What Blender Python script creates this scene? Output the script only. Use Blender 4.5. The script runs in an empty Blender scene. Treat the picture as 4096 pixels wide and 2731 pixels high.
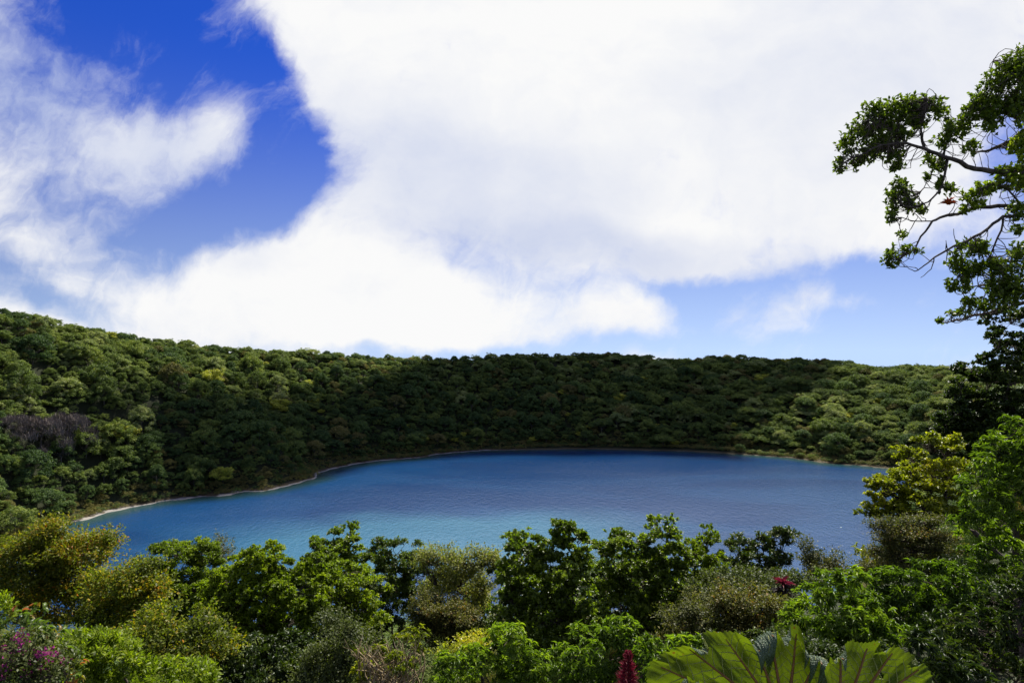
import bpy, math, random
import numpy as np
from mathutils import Vector, Matrix
R = math.radians
SC = bpy.context.scene
COL = SC.collection
EYE = 70.0            # camera height above the lake
F = 2669.0            # focal length in pixels of the 4096 wide photograph
HZ = 1400.0           # row of the eye level

# ---------------------------------------------------------------- camera
cam_d = bpy.data.cameras.new('camera'); cam = bpy.data.objects.new('camera', cam_d); COL.objects.link(cam)
cam.location = (0, 0, EYE); cam.rotation_euler = (R(90), 0, 0)
cam_d.sensor_width = 36.0; cam_d.lens = 36.0 * F / 4096.0
cam_d.shift_y = (HZ - 1365.5) / 4096.0
cam_d.clip_start = 0.1; cam_d.clip_end = 30000.0
SC.camera = cam
SC.view_settings.view_transform = 'Standard'; SC.view_settings.look = 'None'
SC.view_settings.exposure = 0.6; SC.view_settings.gamma = 1.0
SC.cycles.use_denoising = True
SC.cycles.max_bounces = 6; SC.cycles.transparent_max_bounces = 4
SC.cycles.diffuse_bounces = 3; SC.cycles.glossy_bounces = 2; SC.cycles.transmission_bounces = 3
SC.cycles.caustics_reflective = False; SC.cycles.caustics_refractive = False
SC.cycles.sample_clamp_indirect = 4.0

# ---------------------------------------------------------------- sun
SUN_AZ, SUN_EL = R(24), R(52)     # azimuth clockwise from +Y
SDIR = Vector((math.sin(SUN_AZ)*math.cos(SUN_EL), math.cos(SUN_AZ)*math.cos(SUN_EL), math.sin(SUN_EL)))
sl = bpy.data.lights.new('sun', 'SUN'); sl.energy = 5.0; sl.angle = R(0.55); sl.color = (1.0, 0.955, 0.87)
so = bpy.data.objects.new('sun', sl); COL.objects.link(so)
so.rotation_euler = (-SDIR).to_track_quat('-Z', 'Y').to_euler(); so.location = (0, 0, 300)

# ---------------------------------------------------------------- node helpers
class G:
    def __init__(s, nt): s.nt = nt; s.L = nt.links
    def n(s, t, **k):
        x = s.nt.nodes.new(t)
        for a, b in k.items(): setattr(x, a, b)
        return x
    def put(s, sock, v):
        if isinstance(v, bpy.types.NodeSocket): s.L.new(v, sock)
        elif v is not None: sock.default_value = v
    def m(s, op, a, b=None, c=None, clamp=False):
        x = s.n('ShaderNodeMath', operation=op); x.use_clamp = clamp
        for i, v in enumerate((a, b, c)): s.put(x.inputs[i], v)
        return x.outputs[0]
    def vm(s, op, a, b=None, out=0):
        x = s.n('ShaderNodeVectorMath', operation=op)
        s.put(x.inputs[0], a); s.put(x.inputs[1], b)
        return x.outputs[out]
    def rng(s, v, a, b, c=0.0, d=1.0, smooth=True):
        x = s.n('ShaderNodeMapRange'); x.interpolation_type = 'SMOOTHSTEP' if smooth else 'LINEAR'
        for i, q in enumerate((v, a, b, c, d)): s.put(x.inputs[i], q)
        return x.outputs[0]
    def noise(s, vec, scale, detail=4, rough=0.5, dist=0.0, lac=2.0, out='Fac'):
        x = s.n('ShaderNodeTexNoise'); s.put(x.inputs['Vector'], vec)
        x.inputs['Scale'].default_value = scale; x.inputs['Detail'].default_value = detail
        x.inputs['Roughness'].default_value = rough; x.inputs['Distortion'].default_value = dist
        x.inputs['Lacunarity'].default_value = lac
        return x.outputs[out]
    def mix(s, f, a, b, blend='MIX'):
        x = s.n('ShaderNodeMix', data_type='RGBA', blend_type=blend)
        s.put(x.inputs[0], f)
        for sock, v in ((x.inputs[6], a), (x.inputs[7], b)):
            if isinstance(v, (tuple, list)) and len(v) == 3: v = (*v, 1)
            s.put(sock, v)
        return x.outputs[2]
    def mapt(s, vec, loc, rot, scale):      # inverse transform: ellipse space
        x = s.n('ShaderNodeMapping', vector_type='TEXTURE'); s.put(x.inputs[0], vec)
        x.inputs[1].default_value = loc; x.inputs[2].default_value = (0, 0, rot); x.inputs[3].default_value = scale
        return x.outputs[0]

# ---------------------------------------------------------------- world: clear sky with procedural clouds
W = bpy.data.worlds.new('World'); SC.world = W; W.use_nodes = True
W.node_tree.nodes.clear(); g = G(W.node_tree)
sky = g.n('ShaderNodeTexSky', sky_type='NISHITA'); sky.sun_disc = False
sky.sun_elevation = SUN_EL; sky.sun_rotation = SUN_AZ; sky.altitude = 2500; sky.air_density = 1.0; sky.dust_density = 0.3; sky.ozone_density = 3.0
tc = g.n('ShaderNodeTexCoord'); d = tc.outputs['Generated']
sp = g.n('ShaderNodeSeparateXYZ'); g.L.new(d, sp.inputs[0])
cs = g.n('ShaderNodeCombineXYZ'); g.put(cs.inputs[0], sp.outputs[0]); g.put(cs.inputs[1], sp.outputs[1]); g.put(cs.inputs[2], g.m('ADD', g.m('MAXIMUM', sp.outputs[2], 0.0), 0.16))
g.L.new(g.vm('NORMALIZE', cs.outputs[0]), sky.inputs[0])
yc = g.m('MAXIMUM', sp.outputs[1], 0.12)
u = g.m('DIVIDE', sp.outputs[0], yc); v = g.m('DIVIDE', sp.outputs[2], yc)
cb = g.n('ShaderNodeCombineXYZ'); g.put(cb.inputs[0], u); g.put(cb.inputs[1], v)
uv = cb.outputs[0]
w1 = g.vm('SUBTRACT', g.noise(uv, 2.6, 6, 0.55, out='Color'), (0.5, 0.5, 0.5))
w2 = g.vm('SUBTRACT', g.noise(uv, 9.0, 8, 0.6, out='Color'), (0.5, 0.5, 0.5))
uvw = g.vm('ADD', uv, g.vm('ADD', g.vm('MULTIPLY', w1, (0.20, 0.16, 0)), g.vm('MULTIPLY', w2, (0.055, 0.045, 0))))
def ell(px, py, rx, ry, rot=0.0, s=1.0, soft=0.95, src=None):
    p = g.mapt(src or uvw, ((px-2048)/F, (HZ-py)/F, 0), R(rot), (rx/F, ry/F, 1))
    l = g.vm('LENGTH', p, out='Value')
    return g.rng(l, 1+soft, 1-soft, 0.0, s)
def total(items):
    t = items[0]
    for i in items[1:]: t = g.m('ADD', t, i)
    return t
CLEAR = total([
    ell(400, 20, 330, 230, -20, .95), ell(720, 180, 270, 215, -25, .92), ell(1080, 400, 108, 270, 32, .92), ell(1180, 600, 110, 200, 20, .5),
    ell(1190, 720, 150, 170, -30, .8), ell(960, 790, 300, 130, 10, .72), ell(700, 940, 260, 120, 30, .72),
    ell(0, 1140, 330, 95, -18, .68), ell(330, 1260, 260, 60, -12, .45), ell(1650, 1400, 520, 45, 0, .75),
    ell(2170, 1130, 330, 60, -8, .42), ell(1800, 990, 300, 60, -8, .36),
    ell(3000, 1240, 620, 120, 2, .75), ell(3700, 1290, 600, 190, 0, .95), ell(3300, 1090, 420, 70, 12, .6),
    ell(2700, 1150, 170, 60, 0, .45), ell(4100, 700, 200, 420, 0, .8), ell(3850, 1120, 300, 130, 0, .45),
    ell(2900, 1420, 1100, 70, 0, .9), ell(2850, 1240, 200, 110, 0, .35), ell(3900, 1450, 600, 110, 0, .9)])
WISP = total([ell(830, 520, 280, 110, 8, .44, .9), ell(830, 110, 130, 160, 20, .34, .8), ell(560, 230, 200, 120, -30, .4, .8), ell(1120, 620, 110, 180, -20, .25, .8), ell(3190, 1195, 150, 70, 25, .62, .8), ell(3380, 1200, 110, 45, 0, .4, .8), ell(2900, 1270, 80, 45, 30, .3, .8), ell(2460, 1270, 190, 110, 0, .6, .5),
              ell(3080, 1330, 230, 40, 5, .22, .7), ell(1300, 1150, 620, 220, -10, .35, .6), ell(2700, 300, 1400, 600, 0, .3, .5)])
ul = g.vm('LENGTH', g.vm('MULTIPLY', g.vm('SUBTRACT', uv, (0.1, 0.28, 0)), (0.85, 1.55, 0)), out='Value')
outer = g.rng(ul, 0.85, 1.7, 0.0, 0.72)
uvs = g.vm('MULTIPLY', uvw, (1.0, 1.35, 1.0))
n1 = g.noise(uvs, 4.0, 14, 0.62, 0.25)
n2 = g.noise(g.vm('ADD', uvs, (7.3, 2.1, 0)), 14.0, 12, 0.62, 0.2)
nn = g.m('ADD', g.m('MULTIPLY', g.m('SUBTRACT', n1, 0.5), 1.75), g.m('MULTIPLY', g.m('SUBTRACT', n2, 0.5), 0.8))
stk = g.mapt(uvw, (0, 0, 0), R(62), (1.0, .28, 1.0))
nn = g.m('ADD', nn, g.m('MULTIPLY', g.m('SUBTRACT', g.noise(stk, 5.5, 10, .66, .6), 0.5), 0.8))
base = g.m('SUBTRACT', g.m('SUBTRACT', 0.93, CLEAR), outer)
thin = ell(420, 620, 760, 500, -30, .50, .6)
base = g.m('MAXIMUM', base, -0.15)
base = g.m('ADD', g.m('SUBTRACT', base, thin), WISP)
dens = g.rng(g.m('ADD', base, nn), -0.12, 1.1, smooth=False)
dens = g.rng(dens, 0.0, 0.92)
# light and grey parts of the cloud
gl = g.noise(g.vm('ADD', uvs, (3.1, 9.2, 0)), 2.1, 6, 0.5)
g2 = g.noise(g.vm('ADD', uvs, (1.1, 4.2, 0)), 8.0, 10, 0.6)
shade = total([ell(1900, 760, 620, 260, -18, .55, .6), ell(400, 560, 620, 330, -25, .55, .6), ell(2500, 1000, 800, 120, -8, .35, .6), ell(3600, 250, 900, 300, 0, .2, .6),
               ell(100, 200, 300, 300, 0, .4, .6)])
shade = g.m('ADD', shade, g.m('ADD', g.m('MULTIPLY', g.m('SUBTRACT', gl, 0.42), 1.1), g.m('MULTIPLY', g.m('SUBTRACT', g2, 0.5), 0.7)), clamp=True)
ccol = g.mix(shade, (1.0, 1.0, 1.0), (0.58, 0.65, 0.86))
# clear sky: the sky texture, a little more saturated as this camera sees it
tint = g.mix(g.rng(sp.outputs[2], 0.0, 0.42), (1.75, 1.42, 1.30), (0.17, 0.49, 1.52))
skc = g.mix(1.0, sky.outputs[0], tint, 'MULTIPLY')
fin = g.mix(dens, skc, g.vm('MULTIPLY', ccol, (9.6, 9.6, 9.6)))
bg = g.n('ShaderNodeBackground'); g.L.new(fin, bg.inputs[0]); bg.inputs[1].default_value = 0.066
ow = g.n('ShaderNodeOutputWorld'); g.L.new(bg.outputs[0], ow.inputs[0])
W.cycles.sampling_method = 'MANUAL'; W.cycles.sample_map_resolution = 512

# ---------------------------------------------------------------- small tools
rs = np.random.RandomState(7)
def P(px, py, d):                       # photograph pixel and distance ahead -> a point of the place
    return np.array([(px-2048)/F*d, d, EYE - (py-HZ)/F*d])
def hash2(ix, iy, s):
    n = (ix.astype(np.int64)*374761393 + iy.astype(np.int64)*668265263 + s*974711) & 0x7fffffff
    n = ((n ^ (n >> 13))*1274126177) & 0x7fffffff
    return ((n ^ (n >> 16)) & 0xffff)/65535.0
def vnoise(x, y, s=0):
    x = np.asarray(x, float); y = np.asarray(y, float)
    ix = np.floor(x); iy = np.floor(y); fx = x-ix; fy = y-iy
    fx = fx*fx*(3-2*fx); fy = fy*fy*(3-2*fy)
    a = hash2(ix, iy, s); b = hash2(ix+1, iy, s); c = hash2(ix, iy+1, s); d_ = hash2(ix+1, iy+1, s)
    return (a*(1-fx)+b*fx)*(1-fy) + (c*(1-fx)+d_*fx)*fy
def fbm(x, y, s=0, o=4):
    t = 0; a = 0.5
    for k in range(o): t = t + a*(vnoise(x*2**k, y*2**k, s+k*17)-0.5); a *= 0.5
    return t
def mesh_obj(name, V, faces, mat, parent=None, smooth=False, var=None, loc=None):
    me = bpy.data.meshes.new(name)
    V = np.asarray(V, np.float32)
    if isinstance(faces, np.ndarray):
        k = faces.shape[1]; nf = len(faces)
        me.vertices.add(len(V)); me.vertices.foreach_set('co', V.ravel())
        me.loops.add(nf*k); me.loops.foreach_set('vertex_index', faces.ravel().astype(np.int32))
        me.polygons.add(nf); me.polygons.foreach_set('loop_start', np.arange(0, nf*k, k, dtype=np.int32))
        me.polygons.foreach_set('loop_total', np.full(nf, k, np.int32))
        if smooth: me.polygons.foreach_set('use_smooth', np.ones(nf, bool))
        me.update(calc_edges=True)
    else:
        me.from_pydata([tuple(map(float, v)) for v in V], [], faces)
        if smooth: me.polygons.foreach_set('use_smooth', np.ones(len(me.polygons), bool))
    if var is not None:
        at = me.attributes.new('var', 'FLOAT', 'FACE'); at.data.foreach_set('value', np.asarray(var, np.float32))
    for m_ in (mat if isinstance(mat, (list, tuple)) else [mat]): me.materials.append(m_)
    o = bpy.data.objects.new(name, me); COL.objects.link(o)
    if parent: o.parent = parent
    if loc is not None: o.location = loc
    return o
def tag(o, label=None, cat=None, group=None, kind=None):
    for k, v_ in (('label', label), ('category', cat), ('group', group), ('kind', kind)):
        if v_: o[k] = v_
    return o
def empty(name, loc, label=None, cat=None, group=None):
    o = bpy.data.objects.new(name, None); COL.objects.link(o); o.location = tuple(map(float, loc)); o.empty_display_size = .3
    return tag(o, label, cat, group)
def mat_new(name):
    m_ = bpy.data.materials.new(name); m_.use_nodes = True; m_.node_tree.nodes.clear()
    return m_, G(m_.node_tree)
def pbsdf(g, col, rough=0.5, spec=0.5, normal=None):
    b = g.n('ShaderNodeBsdfPrincipled'); g.put(b.inputs['Base Color'], (*col, 1) if isinstance(col, tuple) else col)
    g.put(b.inputs['Roughness'], rough); g.put(b.inputs['Specular IOR Level'], spec)
    if normal is not None: g.put(b.inputs['Normal'], normal)
    return b.outputs[0]
def out(g, sh):
    o = g.n('ShaderNodeOutputMaterial'); g.L.new(sh, o.inputs[0])
def leaf_mat(name, stops, rough=0.45, trans=0.3, spec=0.5, objvar=0.25, tcol=(1.5, 1.7, 0.6)):
    """leaf colour from the per-leaf attribute and the per-tree random number; thin leaves let light through"""
    m_, g = mat_new(name)
    at = g.n('ShaderNodeAttribute'); at.attribute_name = 'var'
    oi = g.n('ShaderNodeObjectInfo')
    f = g.m('ADD', at.outputs['Fac'], g.m('MULTIPLY', g.m('SUBTRACT', oi.outputs['Random'], 0.5), objvar), clamp=True)
    cr = g.n('ShaderNodeValToRGB'); g.L.new(f, cr.inputs[0])
    e = cr.color_ramp.elements
    while len(e) < len(stops): e.new(0.5)
    for i, (p, c) in enumerate(stops): e[i].position = p; e[i].color = (*c, 1)
    b = pbsdf(g, cr.outputs[0], rough, spec)
    t = g.n('ShaderNodeBsdfTranslucent'); g.L.new(g.mix(1.0, cr.outputs[0], (*tcol, 1), 'MULTIPLY'), t.inputs[0])
    mx = g.n('ShaderNodeMixShader'); mx.inputs[0].default_value = trans
    g.L.new(b, mx.inputs[1]); g.L.new(t.outputs[0], mx.inputs[2]); out(g, mx.outputs[0])
    return m_
def bark_mat(name, c1, c2, scale=12.0):
    m_, g = mat_new(name); tc = g.n('ShaderNodeTexCoord')
    f = g.noise(g.vm('MULTIPLY', tc.outputs['Object'], (1, 1, .3)), scale, 6, 0.65)
    col = g.mix(g.rng(f, 0.35, 0.65), c1, c2)
    bp = g.n('ShaderNodeBump'); bp.inputs['Strength'].default_value = .6; bp.inputs['Distance'].default_value = .02; g.L.new(f, bp.inputs['Height'])
    out(g, pbsdf(g, col, 0.85, 0.2, bp.outputs[0])); return m_

# ---------------------------------------------------------------- the crater: lake shore, rim and slopes
def wpt(px, py):
    d_ = EYE*F/(py-HZ); return ((px-2048)/F*d_, d_)
SHORE = [wpt(*p) for p in ((117,2149),(273,2097),(338,2081),(455,2045),(566,2022),(683,2003),(813,1987),(911,1983),(976,1967),(1041,1968),
    (1138,1948),(1262,1915),(1275,1892),(1347,1873),(1399,1860),(1519,1843),(1698,1829),(1745,1818),(1810,1811),(1938,1802),(2086,1799),
    (2218,1796),(2371,1795),(2500,1798),(2755,1804),(2959,1817),(3163,1832),(3316,1855),(3439,1863),(3571,1875))]
SHORE += [(243,350),(240,285),(205,205),(145,150),(70,122),(0,112),(-70,118),(-130,150),(-168,205)]
SKY_PTS = [(0,1215,330),(60,1218,333),(150,1250,342),(300,1290,362),(430,1310,380),(560,1345,400),(700,1360,420),(900,1380,450),(1070,1390,470),
    (1250,1400,492),(1400,1415,510),(1560,1422,528),(1750,1425,545),(1900,1420,558),(2100,1415,572),(2380,1405,585),(2500,1408,588),(2600,1420,590),
    (2700,1432,590),(2780,1435,588),(2850,1418,585),(3000,1418,578),(3100,1425,570),(3300,1432,552),(3430,1448,540),(3500,1462,530),(3600,1455,520),
    (3700,1458,508),(3850,1462,485),(4000,1470,460)]
RIM = []
for px, py, d_ in SKY_PTS:
    p = P(px, py, d_); RIM.append((p[0], p[1], p[2]-6.4))
RIM += [(350,415,62),(345,340,62),(300,260,66),(220,180,68),(128,98,67),(62,48,66),(31,24,66),(14,9,67.2),(2,-2.5,68.3),(-14,-3,68.0),(-50,-6,67),
        (-110,0,66),(-185,50,70),(-245,130,76),(-262,220,82),(-258,290,84)]
def densify(pts, step, closed=True):
    o = []
    n = len(pts)
    for i in range(n):
        a = np.array(pts[i], float); b = np.array(pts[(i+1) % n], float)
        k = max(1, int(np.linalg.norm((b-a)[:2])/step))
        for j in range(k): o.append(a+(b-a)*j/k)
    return np.array(o)
RIMD = densify(RIM, 7.0); SHD = densify(SHORE, 3.5)
def inside(poly, x, y):
    r = np.zeros(x.shape, bool); n = len(poly)
    for i in range(n):
        x1, y1 = poly[i][0], poly[i][1]; x2, y2 = poly[(i+1) % n][0], poly[(i+1) % n][1]
        if y1 == y2: continue
        c = ((y1 > y) != (y2 > y)) & (x < (x2-x1)*(y-y1)/(y2-y1)+x1)
        r ^= c
    return r
def H(x, y, full=False):
    x = np.atleast_1d(np.asarray(x, float)); y = np.atleast_1d(np.asarray(y, float)); sh = x.shape
    x = x.ravel(); y = y.ravel(); z = np.zeros(x.size); SD = np.zeros(x.size)
    for k in range(0, x.size, 20000):
        X = x[k:k+20000]; Y = y[k:k+20000]
        ds = np.sqrt(((X[:, None]-SHD[None, :, 0])**2+(Y[:, None]-SHD[None, :, 1])**2).min(1))
        ins = inside(SHORE, X, Y); s = np.where(ins, -ds, ds)
        s = s + 2.4*fbm(X/14.0, Y/14.0, 5, 4)*np.clip(np.abs(s)/3.0, .25, 1)
        d2 = (X[:, None]-RIMD[None, :, 0])**2+(Y[:, None]-RIMD[None, :, 1])**2
        rd = np.sqrt(d2.min(1)); w = 1/(d2+16)**2; rh = (w*RIMD[None, :, 2]).sum(1)/w.sum(1)
        inr = inside(RIM, X, Y)
        shelf = 3.0+9.0*np.clip(vnoise(X/38.0+3.3, Y/38.0, 9)*1.5-.3, 0, 1)
        near = np.clip((Y-60)/80.0, 0, 1)
        shelf = shelf*near
        t = np.clip((s-shelf)/np.maximum(s-shelf+rd, 1e-3), 0, 1)
        t = np.where(inr, t, 1)
        steep = np.clip((X-5)/15, 0, 1)*np.clip((165-X)/20, 0, 1)+np.clip((X-215)/15, 0, 1)
        zs = (0.07+.33*steep)*np.clip(s, 0, 1e9)**0.9
        zs = np.minimum(zs, 1.4)
        zin = zs + (rh-1.4)*(1-(1-t)**1.12)
        far = np.clip((np.hypot(X, Y)-30)/90.0, 0, 1)
        zin += far*np.sin(np.pi*t)*(9.0*fbm(X/70.0, Y/70.0, 21, 4)+2.5*fbm(X/20.0, Y/20.0, 31, 3))
        zo = rh - np.where(inr, 0, rd)*0.26
        zz = np.where(inr, zin, zo)
        zz = np.where(s < 0, np.maximum(s*0.22, -14), zz)
        z[k:k+20000] = zz; SD[k:k+20000] = np.where(inr, s, 999)
    if full: return z.reshape(sh), SD.reshape(sh)
    return z.reshape(sh)
def hz(x, y): return float(H(x, y)[0])
def grid_axis(a, b, step, farv, grow=1.25):
    c = list(np.arange(a, b+step*.5, step)); s = step
    while c[-1] < farv: s *= grow; c.append(c[-1]+s)
    s = step
    while c[0] > -farv: s *= grow; c.insert(0, c[0]-s)
    return np.array(c)
gx = grid_axis(-380, 420, 4.0, 9000); gy = grid_axis(-60, 680, 4.0, 9000)
XX, YY = np.meshgrid(gx, gy); ZZ, SS = H(XX, YY, True)
nx, ny = len(gx), len(gy)
idx = np.arange(nx*ny).reshape(ny, nx)
fq = np.stack([idx[:-1, :-1], idx[:-1, 1:], idx[1:, 1:], idx[1:, :-1]], -1).reshape(-1, 4)
# ground material: sand at the water line, peat and scrub soil on the shelf, dark forest floor above
mg, g = mat_new('crater_ground'); tc = g.n('ShaderNodeTexCoord'); ob = tc.outputs['Object']
zc = g.n('ShaderNodeSeparateXYZ'); g.L.new(ob, zc.inputs[0])
nA = g.noise(ob, 0.35, 6, 0.6); nB = g.noise(ob, 2.2, 6, 0.65); nC = g.noise(ob, 0.05, 4, 0.5)
hgt = g.m('ADD', zc.outputs[2], g.m('MULTIPLY', g.m('SUBTRACT', nA, 0.5), 0.5))
hgt = g.m('ADD', hgt, g.m('MULTIPLY', g.m('SUBTRACT', nB, 0.5), 0.2))
sand = g.mix(nB, (0.24, 0.22, 0.185), (0.37, 0.34, 0.30))
peat = g.mix(g.rng(nB, 0.35, 0.65), (0.06, 0.048, 0.026), (0.13, 0.10, 0.05))
floor = g.mix(nB, (0.018, 0.024, 0.008), (0.04, 0.045, 0.018))
right_ = g.rng(zc.outputs[0], -25.0, 12.0)
broken = g.m('ADD', g.rng(g.noise(ob, 0.06, 3, 0.6), 0.50, 0.62), g.m('ADD', g.m('MULTIPLY', right_, .8), g.rng(zc.outputs[0], -145.0, -95.0, 0.0, .33)))
shl = g.m('SUBTRACT', hgt, g.m('MULTIPLY', broken, -0.25))
c = g.mix(g.rng(shl, 0.18, 0.32), sand, peat); c = g.mix(g.rng(g.m('ADD', hgt, g.m('MULTIPLY', right_, .45)), 0.7, 1.3), c, floor)
bp = g.n('ShaderNodeBump'); bp.inputs['Strength'].default_value = .5; bp.inputs['Distance'].default_value = .3; g.L.new(nB, bp.inputs['Height'])
out(g, pbsdf(g, c, 0.9, 0.2, bp.outputs[0]))
ter = mesh_obj('crater_ground', np.stack([XX, YY, ZZ], -1).reshape(-1, 3), fq, mg, smooth=True); ter['kind'] = 'structure'

# ---------------------------------------------------------------- the lake
wx = np.linspace(-230, 320, 111); wy = np.linspace(85, 500, 84)
WX, WY = np.meshgrid(wx, wy); WZ = 0*WX
wi = np.arange(WX.size).reshape(WX.shape)
wf = np.stack([wi[:-1, :-1], wi[:-1, 1:], wi[1:, 1:], wi[1:, :-1]], -1).reshape(-1, 4)
_, SW = H(WX, WY, True)
mw, g = mat_new('lake_water'); tc = g.n('ShaderNodeTexCoord'); ob = tc.outputs['Object']
at = g.n('ShaderNodeAttribute'); at.attribute_name = 'depth'
dep = g.m('ADD', at.outputs['Fac'], g.m('MULTIPLY', g.m('SUBTRACT', g.noise(ob, 0.03, 4, .5), .5), 6.0))
# drifting bands of milky turquoise sediment, long and low across the lake
rot = g.n('ShaderNodeMapping'); g.L.new(ob, rot.inputs[0]); rot.inputs[2].default_value = (0, 0, R(-12)); rot.inputs[3].default_value = (0.35, 1.0, 1)
band = g.noise(rot.outputs[0], 0.016, 5, 0.55, 0.8)
deep = g.mix(g.rng(band, 0.42, 0.62), (0.005, 0.040, 0.130), (0.010, 0.060, 0.165))
def wblob(cx, cy, rx, ry, rt, s):
    p = g.mapt(g.vm('ADD', ob, g.vm('MULTIPLY', g.vm('SUBTRACT', g.noise(ob, 0.02, 4, .5, out='Color'), (.5, .5, .5)), (50, 50, 0))), (cx, cy, 0), R(rt), (rx, ry, 1))
    return g.rng(g.vm('LENGTH', p, out='Value'), 1.5, 0.2, 0, s)
bx, by = wpt(1900, 2120); bx2, by2 = wpt(700, 2120)
milk = total([wblob(bx-5, by-8, 75, 34, 5, .95), wblob(*wpt(1500, 2180), 75, 36, 0, .6)])
deep = g.mix(g.m('MINIMUM', milk, 0.9), deep, (0.04, 0.15, 0.235))
colw = g.mix(g.rng(dep, 1.0, 16.0), (0.018, 0.06, 0.06), deep)
s1 = g.n('ShaderNodeMapping'); g.L.new(ob, s1.inputs[0]); s1.inputs[2].default_value = (0, 0, R(20)); s1.inputs[3].default_value = (1.0, 0.45, 1)
wv = g.m('ADD', g.m('MULTIPLY', g.noise(s1.outputs[0], 0.55, 4, 0.6), 1.0), g.m('MULTIPLY', g.noise(s1.outputs[0], 1.7, 3, 0.6), 0.5))
gust = g.noise(rot.outputs[0], 0.022, 4, 0.5, 0.6)
bp = g.n('ShaderNodeBump'); g.put(bp.inputs['Strength'], g.rng(gust, 0.35, 0.65, 0.45, 0.75)); bp.inputs['Distance'].default_value = 0.6; g.L.new(wv, bp.inputs['Height'])
out(g, pbsdf(g, colw, 0.13, 0.36, bp.outputs[0]))
lake = mesh_obj('lake_water', np.stack([WX, WY, WZ], -1).reshape(-1, 3), wf, mw, smooth=True); lake['kind'] = 'structure'
a_ = lake.data.attributes.new('depth', 'FLOAT', 'POINT'); a_.data.foreach_set('value', np.clip(-SW.ravel(), 0, 60).astype(np.float32))

# point of the ground seen along a ray
def hit(px, py, dmin=120, dmax=620):
    ds = np.arange(dmin, dmax, 2.0); xs = (px-2048)/F*ds; zs = EYE-(py-HZ)/F*ds
    g_ = H(xs, ds); k = np.argmax(g_ > zs)
    return (xs[k], ds[k], g_[k]) if (g_ > zs).any() else None

# ---------------------------------------------------------------- leaves, twigs and limbs
def unit(a): return a/np.maximum(np.linalg.norm(a, axis=-1, keepdims=True), 1e-9)
# leaf templates: (points as (across, along, up), faces as quads; unit length, unit width)
T_CARD = (np.array([[-.5,0,0],[.5,0,0],[.5,1,0],[-.5,1,0]], float), np.array([[0,1,2,3]]))
T_DIAM = (np.array([[0,0,0],[.5,.5,.12],[0,1,-.05],[-.5,.5,.12]], float), np.array([[0,1,2,3]]))
def blade(ws, zs, fold):
    V = []; Fc = []
    n = len(ws)
    for i in range(n):
        y = i/(n-1)
        V += [[-ws[i]/2, y, zs[i]+fold*ws[i]], [0, y, zs[i]], [ws[i]/2, y, zs[i]+fold*ws[i]]]
    for i in range(n-1):
        a = 3*i; Fc += [[a, a+1, a+4, a+3], [a+1, a+2, a+5, a+4]]
    return np.array(V, float), np.array(Fc)
T_OBOV = blade([.10,.72,1.0,.62,.05], [0,.03,.04,.02,-.05], .16)     # broad rounded leaf
T_ELL = blade([.06,.85,1.0,.04], [0,.05,.03,-.1], .14)
T_LANC = blade([.08,.9,1.0,.6,.02], [0,.08,.06,-.06,-.24], .2)       # long drooping leaf
def leaves(pos, ax, nrm, L, Wd, T):
    """one leaf per row: base point, direction, face normal, length, width"""
    ax = unit(ax); side = unit(np.cross(ax, nrm)); up = np.cross(side, ax)
    tv, tf = T; n = len(pos); k = len(tv)
    V = (pos[:, None, :] + side[:, None, :]*(tv[None, :, 0:1]*Wd[:, None, None])
         + ax[:, None, :]*(tv[None, :, 1:2]*L[:, None, None]) + up[:, None, :]*(tv[None, :, 2:3]*L[:, None, None]))
    Fc = tf[None]+(np.arange(n)*k)[:, None, None]
    return V.reshape(-1, 3), Fc.reshape(-1, tf.shape[1])
class Tubes:
    def __init__(s): s.V = []; s.F = []; s.n = 0
    def add(s, pts, rad, sides=5):
        pts = np.asarray(pts, float); rad = np.broadcast_to(rad, (len(pts),))
        t = unit(np.gradient(pts, axis=0)); ref = np.array([0.31, 0.17, 0.93])
        a = unit(np.cross(t, ref)); b = np.cross(t, a)
        an = np.arange(sides)*2*np.pi/sides
        ring = pts[:, None, :]+rad[:, None, None]*(np.cos(an)[None, :, None]*a[:, None, :]+np.sin(an)[None, :, None]*b[:, None, :])
        s.V.append(ring.reshape(-1, 3)); k = len(pts)
        i = np.arange(k-1)[:, None]*sides; j = np.arange(sides)[None]; j2 = (j+1) % sides
        q = np.stack([i+j, i+j2, i+sides+j2, i+sides+j], -1).reshape(-1, 4)+s.n
        s.F.append(q); s.n += k*sides
    def obj(s, name, mat, parent=None):
        return mesh_obj(name, np.concatenate(s.V), np.concatenate(s.F), mat, parent, smooth=True)
def curve(a, b, sag=0.0, wob=0.0, n=6, rnd=None):
    a = np.asarray(a, float); b = np.asarray(b, float); t = np.linspace(0, 1, n)[:, None]
    p = a+(b-a)*t; L = np.linalg.norm(b-a)
    r_ = rnd or rs
    off = r_.normal(size=3)*wob*L; off2 = r_.normal(size=3)*wob*L*.5
    p += np.sin(np.pi*t)*off + np.sin(2*np.pi*t)*off2; p[:, 2] += (np.sin(np.pi*t)*sag*L)[:, 0]
    return p

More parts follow.
